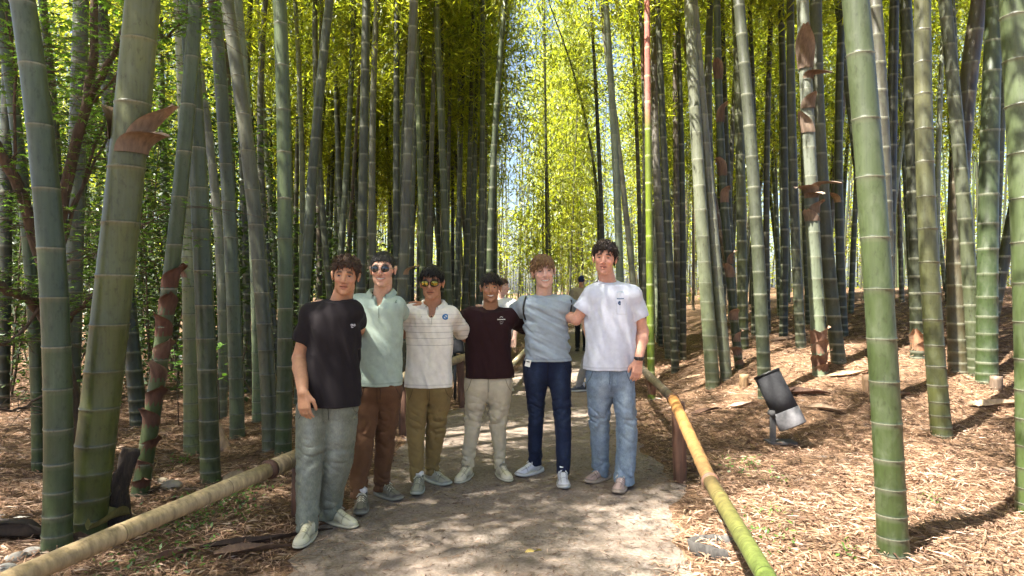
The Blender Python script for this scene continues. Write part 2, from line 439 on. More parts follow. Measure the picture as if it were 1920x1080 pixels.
def sheath(parent_key, z, ang, length, wrap=1.5, flare=.12, droop=.5, tone=(.20, .10, .055), rmul=1.06, tipc=None):
    root, curve, z0, r0 = BAM[parent_key]
    cx, cy = curve(z0 + z); bx, by = curve(z0)
    U, Vv = np.meshgrid(np.linspace(-1, 1, 9), np.linspace(0, 1, 10))
    wv = wrap * (1 - Vv ** 1.6 * .93)
    rr = r0 * rmul + flare * Vv ** 2.0 + .006 * np.sin(U * 5 + z * 9) * Vv + .010 * np.sin(U * 2.2 + Vv * 5 + z * 13) * Vv + .02 * np.abs(U) ** 3 * Vv
    a = ang + U * wv
    # pinch towards a single tip as it peels off
    px_ = rr * np.cos(a); py2 = rr * np.sin(a)
    tx, ty = np.cos(ang) * rr, np.sin(ang) * rr
    k = Vv ** 2 * .75
    px_ = px_ * (1 - k) + (tx - np.sin(ang) * U * .02) * k; py2 = py2 * (1 - k) + (ty + np.cos(ang) * U * .02) * k
    c0 = np.array([curve(z0 + z + length * v) for v in np.linspace(0, 1, 10)])
    zz = z + length * (Vv - droop * Vv ** 2) + .01 * np.cos(U * 3.1 + ang) * Vv
    V = np.stack([px_ + (c0[:, 0:1] - bx), py2 + (c0[:, 1:2] - by), zz], -1).reshape(-1, 3)
    c = np.array(tone) * (1 - .0 * Vv[..., None]) ; t2 = np.array(tipc if tipc is not None else (.27, .185, .125))
    w = np.clip(Vv ** 1.5 * .6 + .5 * np.abs(U) ** 4 + .22 * np.sin(U * 11 + z * 5) * Vv + .15 * np.sin(U * 23 + z), 0, 1)[..., None]
    C = (c * (1 - w) + t2 * w).reshape(-1, 3)
    Vi = V.copy(); ctr = np.array([0, 0, 0]);
    return mesh_obj('sheath', V, grid_faces(9, 10), M_SHEATH, root, C)

# ---- the culms one can tell apart in the photograph: (key, pixel points, base pixel y or None, depth or None, width px, tone, label)
GL = 'tall bamboo of the grove beside the path'
HAND = [
 ('L1', [(40,0),(88,300),(100,640),(108,1030)], 1030, None, 45, 'ash', 'thick grey-green bamboo nearest the left edge, beside the maple trunk'),
 ('L2', [(268,0),(238,300),(187,775),(158,1000)], 1000, None, 64, 'fresh', 'thickest pale green bamboo on the left, leaning over to the right above the rail'),
 ('L3', [(152,0),(148,200),(138,480),(135,650)], None, 6.4, 30, 'grey', 'grey bamboo standing between the maple trunk and the thick leaning bamboo'),
 ('L4', [(80,0),(92,120),(103,250),(112,500)], None, 8.5, 17, 'grey', 'thin bamboo rising behind the upper maple branches at far left'),
 ('L5', [(8,60),(25,240),(62,520),(72,880)], 885, None, 20, 'green', 'slim bamboo with a sunlit left edge behind the maple at far left'),
 ('L12', [(190,0),(207,300),(248,560),(258,800)], 800, None, 27, 'dark', 'dark green bamboo directly behind the thick leaning one on the left'),
 ('L7', [(362,100),(345,250),(323,500),(298,700),(262,925)], 925, None, 27, 'green', 'leaning young bamboo wrapped in ragged brown sheaths on the left'),
 ('L11', [(338,0),(347,250),(356,540),(359,850)], 850, None, 25, 'pale', 'pale sunlit bamboo just left of the dark straight one above the left rail'),
 ('L6', [(352,0),(368,250),(382,540),(395,905)], 905, None, 32, 'green', 'straight dark green bamboo whose foot stands just behind the left rail'),
 ('L13', [(362,60),(385,220),(408,400),(416,780)], 785, None, 16, 'pale', 'thin leaning bamboo crossing between two straight ones left of the group'),
 ('L8', [(402,0),(420,250),(437,530),(445,820)], 822, None, 25, 'grey', 'grey-brown footed bamboo midway between left rail foot and the man in black'),
 ('L14', [(440,60),(455,300),(462,540),(463,735)], 738, None, 13, 'green', 'thin green bamboo far behind the left rail, right of the grey-brown footed one'),
 ('L15', [(455,100),(472,400),(481,560),(482,790)], 790, None, 17, 'pale', 'thin pale bamboo two stems left of the man in black'),
 ('L9', [(424,0),(446,130),(463,270),(490,540),(508,840)], 842, None, 27, 'grey', 'grey bamboo leaning left, second stem left of the man in black'),
 ('L10', [(524,0),(530,130),(534,400),(531,848)], 850, None, 27, 'green', 'straight dark green bamboo immediately left of the man in black'),
 ('C1', [(553,0),(564,220),(567,440)], None, 12, 11, 'pale', 'thin pale bamboo just right of the straight one beside the man in black'),
 ('C2', [(618,0),(600,170),(587,310),(576,480),(571,560)], None, 8.5, 19, 'grey', 'pale-edged bamboo leaning right, above the shoulder of the man in black'),
 ('C3', [(591,0),(591,180),(600,300),(611,480)], None, 11.5, 12, 'grey', 'grey bamboo rising behind the hair of the man in black'),
 ('C4', [(664,0),(653,260),(640,460)], None, 12, 12, 'grey', 'slightly right-leaning grey bamboo behind the heads of the two men on the left'),
 ('C5', [(627,40),(635,310),(640,460)], None, 14, 12, 'dark', 'dark bamboo over the head of the man in black'),
 ('C6', [(687,0),(682,270),(678,480)], None, 8.5, 18, 'green', 'green bamboo rising just left of the head of the man in the mint polo'),
 ('C7', [(707,0),(698,270),(698,440)], None, 10.5, 14, 'grey', 'grey bamboo directly above the head of the man in the mint polo'),
 ('C8', [(776,0),(769,180),(757,475),(752,600)], None, 8.2, 19, 'grey', 'thick grey bamboo between the man in mint and the man in cream'),
 ('C9', [(498,0),(489,310),(500,480)], None, 11, 13, 'grey', 'grey bamboo seen between two dark green stems left of the man in black'),
 ('C10', [(488,100),(498,266),(516,480)], None, 14, 10, 'pale', 'thin sunlit leaning bamboo left of the man in black'),
 ('C11', [(671,200),(653,475)], None, 13, 7, 'dead', 'dead brown bamboo leaning behind the two men on the left'),
 ('C12', [(787,0),(775,300),(769,450)], None, 12, 11, 'grey', 'bamboo close behind the thick one between mint and cream polos'),
 ('C13', [(809,0),(818,222),(835,444)], None, 17, 8, 'grey', 'thin bamboo leaning left above the man in cream'),
 ('C14', [(822,0),(811,378)], None, 18, 7, 'dark', 'dark thin bamboo leaning right above the man in cream'),
 ('C15', [(847,0),(849,444)], None, 18, 7, 'dark', 'upright dark thin bamboo between the men in cream and maroon'),
 ('C16', [(862,0),(860,444)], None, 16, 8, 'grey', 'upright thin bamboo above the shoulder of the man in maroon'),
 ('C17', [(873,0),(858,466)], None, 15, 9, 'grey', 'thin bamboo leaning right over the man in maroon'),
 ('C18', [(889,0),(886,260),(876,466)], None, 17, 8, 'grey', 'thin bamboo curving just left of the man in maroon'),
 ('C19', [(911,0),(909,466)], None, 16, 8, 'dark', 'dark upright bamboo over the head of the man in maroon'),
 ('C20', [(947,0),(933,178),(924,311),(919,475)], None, 11, 13, 'green', 'green bamboo at the left side of the open gap of sky over the path'),
 ('C21', [(1124,0),(1147,155),(1164,333),(1182,471)], None, 12.5, 11, 'pale', 'pale bamboo leaning left over the man in white'),
 ('C22', [(1147,178),(1154,300),(1160,444)], None, 10.5, 14, 'pale', 'pale grey bamboo behind the head of the man in white'),
 ('C23', [(1031,13),(1089,178),(1111,311),(1124,444)], None, 19, 7, 'dark', 'dark slender bamboo arching left over the path'),
 ('C24', [(1107,0),(1120,222),(1129,444)], None, 15, 9, 'dark', 'dark thin bamboo left of the head of the man in white'),
 ('C25', [(1182,0),(1191,178),(1200,444)], None, 16, 9, 'grey', 'thin bamboo left of the bright green young one'),
 ('C26', [(1200,0),(1209,200),(1209,444)], None, 12.5, 12, 'grey', 'grey bamboo touching the bright green young one on its left'),
 ('RG', [(1213,0),(1216,213),(1217,480),(1222,745)], 748, None, 13, 'young', 'bright green young bamboo with a pinkish red top right of the man in white'),
 ('R0', [(1227,60),(1229,267),(1245,540),(1256,672)], 672, None, 17, 'pale', 'white sunlit bamboo just right of the bright green young one'),
 ('R0b', [(1233,0),(1242,222),(1253,444)], None, 11, 14, 'dark', 'dark bamboo right of the bright green young one'),
 ('R0c', [(1271,44),(1278,267),(1280,444),(1281,600)], None, 13, 11, 'dark', 'dark bamboo left of the twin pale stems'),
 ('R0d', [(1267,0),(1284,89),(1302,169),(1318,260)], None, 14, 10, 'dead', 'dead tan bamboo leaning left above the twin pale stems'),
 ('R0e', [(1268,300),(1270,540),(1270,655)], 655, None, 14, 'brown', 'brown-footed bamboo standing left of the twin pale stems'),
 ('R1b', [(1292,0),(1310,300),(1322,540),(1338,725)], 727, None, 24, 'pale', 'left one of the twin pale bamboos, broad and sunlit at its foot'),
 ('R1a', [(1300,0),(1308,100),(1320,250),(1333,375),(1345,525),(1362,708)], 710, None, 20, 'pale', 'right one of the twin pale bamboos leaning left'),
 ('R2', [(1332,0),(1328,225),(1335,400)], None, 12, 16, 'grey', 'grey bamboo behind the tops of the twin pale stems'),
 ('R2b', [(1345,60),(1347,125),(1355,350),(1372,540),(1386,690)], 692, None, 15, 'green', 'young bamboo in brown sheaths right of the twin pale stems'),
 ('R3', [(1380,0),(1382,100),(1388,300),(1392,525),(1393,655)], 657, None, 18, 'olive', 'olive brown bamboo behind the tubular lamp'),
 ('R4', [(1387,0),(1395,150),(1410,300),(1427,525),(1433,700)], 745, None, 23, 'grey', 'grey bamboo rising out of the tubular lamp'),
 ('R5', [(1447,0),(1437,400),(1438,560)], None, 13, 11, 'dark', 'dark thin bamboo right of the one rising from the lamp'),
 ('R6', [(1465,50),(1472,300),(1468,525),(1470,632)], 634, None, 14, 'dark', 'dark bamboo two stems right of the lamp'),
 ('R7', [(1482,0),(1485,250),(1495,525),(1502,650)], 652, None, 17, 'grey', 'grey bamboo just left of the sheathed white one'),
 ('R8', [(1505,0),(1512,175),(1517,300),(1525,425),(1538,700)], 703, None, 25, 'pale', 'white sunlit bamboo hung with big curled brown sheaths on the right'),
 ('R9', [(1530,0),(1535,250),(1550,450),(1572,675)], 677, None, 24, 'grey', 'grey bamboo with a bright right edge just right of the sheathed white one'),
 ('R10', [(1577,50),(1575,350),(1572,525),(1583,600)], None, 11, 15, 'dark', 'dark bamboo left of the big foreground one on the right'),
 ('R11', [(1602,0),(1617,125),(1627,250),(1647,540),(1656,720),(1676,1033)], 1036, None, 49, 'green', 'big dark green foreground bamboo on the right'),
 ('R12', [(1640,0),(1652,200),(1657,350),(1662,600)], None, 7.2, 27, 'grey', 'grey bamboo half hidden behind the big foreground one on the right'),
 ('R13', [(1677,0),(1672,250),(1667,500)], None, 9, 20, 'dark', 'dark upright bamboo just right of the big foreground one'),
 ('R14', [(1705,175),(1692,260),(1680,350)], None, 14, 9, 'pale', 'thin pale leaning bamboo right of the big foreground one'),
 ('R22', [(1697,0),(1712,300),(1718,540),(1722,668)], 670, None, 24, 'dark', 'dark bamboo with an orange-brown foot left of the pale green one'),
 ('R15', [(1730,0),(1732,250),(1745,540),(1754,665),(1765,812)], 815, None, 33, 'olive', 'pale green bamboo second from the big foreground one toward the right edge'),
 ('R16', [(1768,60),(1765,125),(1756,500)], None, 14, 10, 'pale', 'thin bright bamboo behind the pale green one at right'),
 ('R17', [(1772,0),(1782,125),(1797,250),(1815,480),(1828,665)], None, 7.8, 24, 'grey', 'grey bamboo crossing behind the brownish right-leaning one'),
 ('R18', [(1836,0),(1810,225),(1797,375),(1793,525),(1798,693)], 695, None, 32, 'brown', 'brownish bamboo leaning right near the right edge'),
 ('R19', [(1865,0),(1857,200),(1852,525),(1850,712)], 715, None, 34, 'green', 'green upright bamboo second from the right edge'),
 ('R21', [(1915,330),(1900,400),(1872,540)], None, 9, 20, 'dark', 'dark bamboo leaning right behind the last ones at the right edge'),
 ('R20', [(1905,0),(1915,200),(1930,400),(1940,800)], None, 4.5, 58, 'green', 'thick bamboo cut by the right edge of the picture'),
 ('A1', [(15,0),(12,300),(5,700)], None, 8, 22, 'dark', 'dark bamboo at the very left edge behind the maple'),
 ('A2', [(300,0),(305,250),(318,520)], None, 12, 15, 'dark', 'dark bamboo behind the hanging brown sheath on the left'),
 ('A3', [(455,0),(470,200),(486,420)], None, 15, 9, 'grey', 'thin bamboo high between the two grey left-leaning stems'),
 ('A4', [(1355,40),(1362,260),(1372,480)], None, 14, 11, 'dark', 'thin dark bamboo right of the sheathed young one on the right'),
 ('A5', [(1405,0),(1412,200),(1415,420)], None, 13, 12, 'dark', 'thin dark bamboo behind the one rising from the lamp'),
 ('A6', [(1880,180),(1872,360),(1862,560)], None, 11, 13, 'grey', 'thin grey bamboo behind the last green ones near the right edge'),
]
hr = random.Random(3)
HANDXY = []
for key, pts, by, d, w, tone, label in HAND:
    if by is not None:
        bx = np.interp(by, [q[1] for q in sorted(pts, key=lambda q: q[1])], [q[0] for q in sorted(pts, key=lambda q: q[1])])
        gx_, d, z0 = px_ground(bx, by)
        pts = [q for q in pts if q[1] < by - 4] + [(bx, by)]
    curve = curve_from_px(pts, d)
    if by is None:
        z0 = 0.0
        for _ in range(6): z0 = float(ground(curve(z0)[0], d))
    z0 -= .02
    H = hr.uniform(10.5, 13.5); r0 = w * d / F / 2 * 1.03
    tc = None
    if key == 'RG': tc = (at(0, 222, d)[2] - z0, (.42, .155, .125))
    bamboo(curve, z0, r0, H, tone, label, GL, d, key=key, topcol=tc, crown=(key not in ('C11', 'R0d')), cs=.5 if key in ('L8', 'L9', 'L10', 'C2', 'C3', 'C6', 'C7', 'C8', 'C9', 'L14', 'L15', 'C1', 'C10', 'L6', 'L7', 'L11', 'L12', 'L13', 'C12', 'C4', 'C5', 'C16', 'C17', 'C18', 'C19', 'C20', 'C23') else 1.0)
    HANDXY.append(curve(z0))

# sheaths on those that carry them
def sz(key, py):
    root, curve, z0, r0 = BAM[key]; return CAMZ - (py - CY) / F * root.location.y - z0
DK = (.085, .035, .022)
for py, an, ln in ((920, -1.2, .2), (885, -2.2, .22), (850, -.6, .24), (800, -2.0, .26), (760, -.9, .26), (715, -1.9, .28), (675, -.7, .27), (630, -2.1, .30), (590, -1.1, .28), (540, -.4, .3)):
    sheath('L7', sz('L7', py), an, ln * .8, 2.5, .04, .30, (.085, .042, .028) if py % 3 else DK, tipc=(.30, .21, .15) if py % 2 else (.13, .07, .045))
sheath('L2', sz('L2', 262), 2.75, .42, 1.2, .17, .45, (.12, .06, .03)); sheath('L2', sz('L2', 290), -.35, .34, 1.4, .17, .75, (.14, .10, .068)); sheath('L2', sz('L2', 268), -.1, .28, 1.2, .14, .2, (.18, .13, .09))
sheath('L11', sz('L11', 300), -.5, .75, .8, .05, .1, (.10, .045, .03)); sheath('L11', sz('L11', 90), .1, .5, .9, .1, .2, (.14, .07, .04))
sheath('L11', sz('L11', 520), -2.6, .2, 1.2, .1, .6, (.22, .12, .08))
for py, an, ln, fl, dr in ((130, -1.9, .55, .2, .15), (150, -.7, .3, .22, .9), (205, -1.3, .3, .06, .4), (250, -2.6, .32, .05, .2), (365, -2.5, .3, .22, .8), (360, -.5, .34, .26, .75), (372, -1.4, .22, .16, .9), (400, -.9, .26, .06, .4), (415, -2.4, .2, .05, .3)):
    sheath('R8', sz('R8', py), an, ln, 1.7, fl, dr, (.12, .082, .058), tipc=(.28, .215, .165))
for py, an, ln in ((700, -1.2, .22), (690, -2.2, .25), (680, -.5, .25), (662, -1.5, .26), (645, -2.4, .26), (640, -.6, .28)):
    sheath('R8', sz('R8', py), an, ln, 2.1, .05, .3, DK if py > 670 else (.16, .08, .05))
for py, an, ln in ((688, -1.0, .24), (668, -2.0, .26), (640, -.6, .3), (600, -1.4, .3), (520, -2.2, .35), (495, -.4, .35), (380, -1.2, .4), (330, -2.2, .45), (230, -.8, .5), (150, -2.0, .5)):
    sheath('R2b', sz('R2b', py), an, ln, 2.0, .06, .45, (.085, .05, .036) if py % 4 else (.15, .095, .068), tipc=(.24, .17, .12))
for py, an, ln in ((746, -1.2, .26), (735, -.2, .3), (738, -2.4, .24)): sheath('RG', sz('RG', py), an, ln, 2.0, .05, .2, DK)
for py, an, ln in ((665, -1.2, .25), (655, -2.3, .3), (650, -.4, .3)): sheath('R22', sz('R22', py), an, ln, 2.2, .03, .1, (.30, .15, .08))
sheath('C8', sz('C8', 515), -.2, .22, 1.2, .12, .5, (.3, .18, .1)); sheath('R10', sz('R10', 380), -2.8, .3, 1.2, .15, .5, (.3, .18, .1))
sheath('C26', sz('C26', 150), -1.4, .9, 1.2, .02, .1, (.10, .05, .035))

# ---- the rest of the stand, one by one
fr = random.Random(21)
PTS = list(HANDXY)
def free(x, y, dmin):
    return all((x - a) ** 2 + (y - b) ** 2 > dmin * dmin for a, b in PTS)
def add_random(px0, px1, d0, d1, n, dmin, labf, group, tones, dia=(.10, .15), lean=.05, tries=4000, crown=True):
    k = 0
    for _ in range(tries):
        if k >= n: break
        px = fr.uniform(px0, px1); d = math.sqrt(fr.uniform(d0 * d0, d1 * d1)); x = (px - CX) / F * d
        off = x - float(path_centre(d))
        if abs(off) < float(path_half(d)) + .35 + (.5 if d > 9 else .2): continue
        if not free(x, d, dmin): continue
        PTS.append((x, d)); k += 1
        z0 = float(ground(x, d)) - .03; H = fr.uniform(10, 13.5)
        lx = fr.gauss(0, lean) - .004 * (1 if off > 0 else -1) * 0; ly = fr.gauss(0, lean * .6); bx = fr.gauss(0, .006)
        def curve(z, x=x, d=d, lx=lx, ly=ly, bx=bx, z0=z0):
            t = max(0, z - z0); return (x + lx * t + bx * t * t * .5, d + ly * t)
        tone = fr.choice(tones); w_ = {'grey': 'grey-green', 'green': 'deep green', 'dark': 'dark', 'olive': 'olive', 'brown': 'brownish', 'pale': 'pale'}[tone]
        ln_ = 'upright' if abs(lx) < .02 else ('left-leaning' if lx < 0 else 'right-leaning')
        bamboo(curve, z0, fr.uniform(*dia) / 2, H, tone, labf(px, d).replace('slender bamboo', 'slender %s %s bamboo' % (ln_, w_)).replace('thin bamboo', 'thin %s %s bamboo' % (ln_, w_)).replace('thin distant bamboo', 'thin distant %s %s bamboo' % (ln_, w_)), group, d, crown=crown)
TL = ('grey', 'green', 'dark', 'grey', 'olive', 'brown', 'dark')
TR = ('grey', 'dark', 'dark', 'pale', 'green', 'brown', 'grey')
add_random(0, 540, 9, 20, 24, .8, lambda px, d: 'slender bamboo deep among the leafy undergrowth at far left', 'bamboos behind the left undergrowth', TL)
add_random(540, 930, 11, 19, 47, .44, lambda px, d: 'slender bamboo in the dense stand behind the men left of the path', 'bamboos of the dense stand left of the path', TL, dia=(.085, .13), lean=.035)
add_random(540, 905, 19, 29, 34, .7, lambda px, d: 'thin distant bamboo at the back of the stand left of the path', 'distant bamboos left of the path', TL, lean=.035)
add_random(1060, 1240, 13, 27, 18, .7, lambda px, d: 'thin bamboo by the path bend behind the man in white', 'bamboos by the path bend', TR, lean=.045)
add_random(1240, 1600, 11, 25, 28, .9, lambda px, d: 'slender bamboo in the stand behind the lamp', 'bamboos of the right stand', TR)
add_random(1580, 1920, 10, 22, 15, 1.0, lambda px, d: 'slender bamboo on the bank behind the big foreground one', 'bamboos of the right bank', TR)

# leafy ones closing the view at the bend
for k, (px, d, lx) in enumerate(( (1018, 30, 0), (1035, 25, -.03), (1050, 33, .02), (1066, 28.5, .04), (1080, 35, 0), (1094, 37, -.03), (1042, 38, .03), (1118, 34, -.04), (1140, 30, -.05), (1027, 21.5, -.01))):
    x = (px - CX) / F * d
    if abs(x - float(path_centre(d))) < 1.3: x = float(path_centre(d)) - 1.5
    z0 = float(ground(x, d)) - .03
    def curve(z, x=x, d=d, lx=lx): return (x + lx * z, d)
    bamboo(curve, z0, .05, 12 + (k * 7 % 5), ('grey', 'dark', 'pale')[k % 3], 'leafy %s %s bamboo with low yellow-green foliage at the path bend' % (('grey', 'dark', 'pale')[k % 3], 'upright' if abs(lx) < .015 else ('left-leaning' if lx < 0 else 'right-leaning')), 'leafy bamboos closing the path bend', d, zc=1.6 + (k * 5 % 4) * .7, cs=1.35)
# ---- unseen bamboos added outside the frame, their crowns shade the path and people
off_spots = [(-3.5, 2.5), (-5.3, 2.6), (-5.6, .6), (-6.6, 2.2), (-7.6, 4.0), (-8.4, 2.4), (-6.2, -1.2), (-3.6, -1.6), (-9.2, 5.2), (-7.0, 5.6), (-6.0, 4.4), (-8.6, 7.2), (-7.4, .6), (-9.8, 3.6), (-2.6, -3.0), (3.2, -1.5), (4.6, 1.2), (5.5, 3.6), (2.6, -3.4), (6.4, -.5)]
for x, y in off_spots:
    z0 = float(ground(x, y)) - .03; lx = fr.gauss(0, .04)
    def curve(z, x=x, y=y, lx=lx): return (x + lx * z, y)
    bamboo(curve, z0, fr.uniform(.06, .09), fr.uniform(11, 13), fr.choice(TL), 'unseen bamboo added outside the frame for shade', 'added shade bamboos outside the frame', 6, det=1)

# ---- far stand seen as one mass
def far_stand():
    mb_V, mb_F, mb_C, nn = [], [], [], 0; fc = []
    r_ = np.random.default_rng(5)
    for k in range(840):
        d = math.sqrt(r_.uniform(35 ** 2, 66 ** 2)) if k < 640 else r_.uniform(27, 37); px = r_.uniform(-250, 2170); x = (px - CX) / F * d
        if k >= 640 and 905 < px < 1130: continue
        if abs(x - float(path_centre(min(d, 45)))) < 1.6 and d < 40: continue
        z0 = float(ground(x, d)); H = r_.uniform(13, 21); lx = r_.normal(0, .05); ly = r_.normal(0, .03)
        t = np.linspace(0, 1, 7); P = np.stack([x + lx * H * t + r_.normal(0, .25) * t * t, d + ly * H * t, z0 + H * t], 1)
        V, Fc = tube(P, np.linspace(r_.uniform(.05, .075), .012, 7), 5, False)
        mb_V.append(V); mb_F += [tuple(q + nn for q in f) for f in Fc]; nn += len(V)
        tone = BASEC[r_.choice(['grey', 'dark', 'green', 'pale', 'brown'] if k < 640 else ['dark', 'dark', 'green', 'brown'])]
        mb_C.append(np.tile(np.array(tone) * r_.uniform(.8, 1.3), (len(V), 1)))
        if k >= 640: continue
        for q in np.linspace(.22, 1, 14): fc.append(P[0] * (1 - q) + P[-1] * q + r_.normal(0, 1, 3) * (.75, .75, .25))
    o = mesh_obj('distant_bamboo', np.vstack(mb_V), mb_F, M_BAM, col=np.vstack(mb_C))
    tag(o, 'far bamboo stems at the back of the grove', 'bamboo grove', kind='stuff')
    fc = np.array(fc); gap = (np.abs(fc[:, 0] - .004 * fc[:, 1]) < .034 * fc[:, 1]) & (fc[:, 2] > 1.5 + .12 * fc[:, 1]); fc = fc[~gap]   # the canopy stays open above the path
    k = 26; n = len(fc) * k
    P = np.repeat(fc, k, 0) + r_.normal(0, 1, (n, 3)) * (.40, .40, .30)
    V, Fc = leaf_quads(P, np.repeat(r_.uniform(0, 6.28, len(fc)), k) + r_.normal(0, .8, n), r_.normal(-.4, .35, n), r_.normal(0, .7, n), r_.uniform(.20, .44, n), r_.uniform(.06, .125, n))
    m = r_.random((n, 1)); c = (np.array([.235, .235, .022]) * (1 - m) + np.array([.13, .165, .022]) * m) * r_.uniform(.75, 1.2, (n, 1)) * np.repeat(r_.uniform(.5, 1.4, (len(fc), 1)), k, 0)
    o = mesh_obj('distant_foliage', V, Fc, M_LEAF, col=np.repeat(c, 4, 0), smooth=False)
    tag(o, 'yellow-green bamboo leaves massed at the back of the grove', 'foliage', kind='stuff')
    # low leafy growth closing the view under the crowns
    cen = []
    for k in range(1900):
        d = r_.uniform(36, 70); px = r_.uniform(-250, 2170); x = (px - CX) / F * d
        z = float(ground(x, d)) + abs(r_.normal(0, 4.0)); cen.append((x, d, z))
    fc = np.array(cen); gap = (np.abs(fc[:, 0] - .004 * fc[:, 1]) < .034 * fc[:, 1]) & (fc[:, 2] > 1.5 + .12 * fc[:, 1]); fc = fc[~gap]
    k = 26; n = len(fc) * k
    P = np.repeat(fc, k, 0) + r_.normal(0, 1, (n, 3)) * (.6, .6, .45)
    V, Fc = leaf_quads(P, r_.uniform(0, 6.28, n), r_.uniform(-.8, .4, n), r_.normal(0, .7, n), r_.uniform(.16, .34, n), r_.uniform(.06, .12, n))
    m = r_.random((n, 1)); c = (np.array([.21, .20, .020]) * (1 - m) + np.array([.11, .14, .02]) * m) * r_.uniform(.75, 1.2, (n, 1))
    o = mesh_obj('distant_undergrowth', V, Fc, M_LEAF, col=np.repeat(c, 4, 0), smooth=False)
    tag(o, 'sunlit low leafy growth far behind the bamboo stems', 'undergrowth', kind='stuff')
far_stand()

# ---- dark leafy understorey on the left
def understorey():
    r_ = np.random.default_rng(9); cen = []
    for k in range(2300):
        d = r_.uniform(8.0, 18); px = r_.uniform(-150, 760) if d > 12 else r_.uniform(-150, 480)
        x = (px - CX) / F * d
        if x > float(path_centre(d)) - 2.2: continue
        top = np.interp(px, [0, 350, 520, 760], [5.5, 4.6, 3.4, 1.8])
        z = float(ground(x, d)) + .15 + top * r_.random() ** 1.0
        cen.append((x, d, z))
    fc = np.array(cen); k = 26; n = len(fc) * k
    P = np.repeat(fc, k, 0) + r_.normal(0, 1, (n, 3)) * (.28, .28, .20)
    V, Fc = leaf_quads(P, r_.uniform(0, 6.28, n), r_.uniform(-.7, .3, n), r_.normal(0, .6, n), r_.uniform(.07, .14, n), r_.uniform(.035, .06, n))
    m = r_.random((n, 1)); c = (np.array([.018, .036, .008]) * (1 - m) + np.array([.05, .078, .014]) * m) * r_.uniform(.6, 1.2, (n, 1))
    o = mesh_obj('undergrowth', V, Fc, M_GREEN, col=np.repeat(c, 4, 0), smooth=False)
    tag(o, 'dark green leafy undergrowth behind the bamboo on the left', 'undergrowth', kind='stuff')
    sv, sf, n0 = [], [], 0
    for k in range(70):
        i = r_.integers(0, len(cen)); x, d, z = cen[i]
        P = np.array([(x + r_.normal(0, .2), d, float(ground(x, d)) - .05), (x + r_.normal(0, .1), d, z * .5), (x, d, z)])
        V, Fc2 = tube(P, (.018, .012, .005), 5, False); sv.append(V); sf += [tuple(q + n0 for q in f) for f in Fc2]; n0 += len(V)
    st = mesh_obj('stems', np.vstack(sv), sf, M_BARK, parent=o)
    st['kind'] = 'stuff'
understorey()

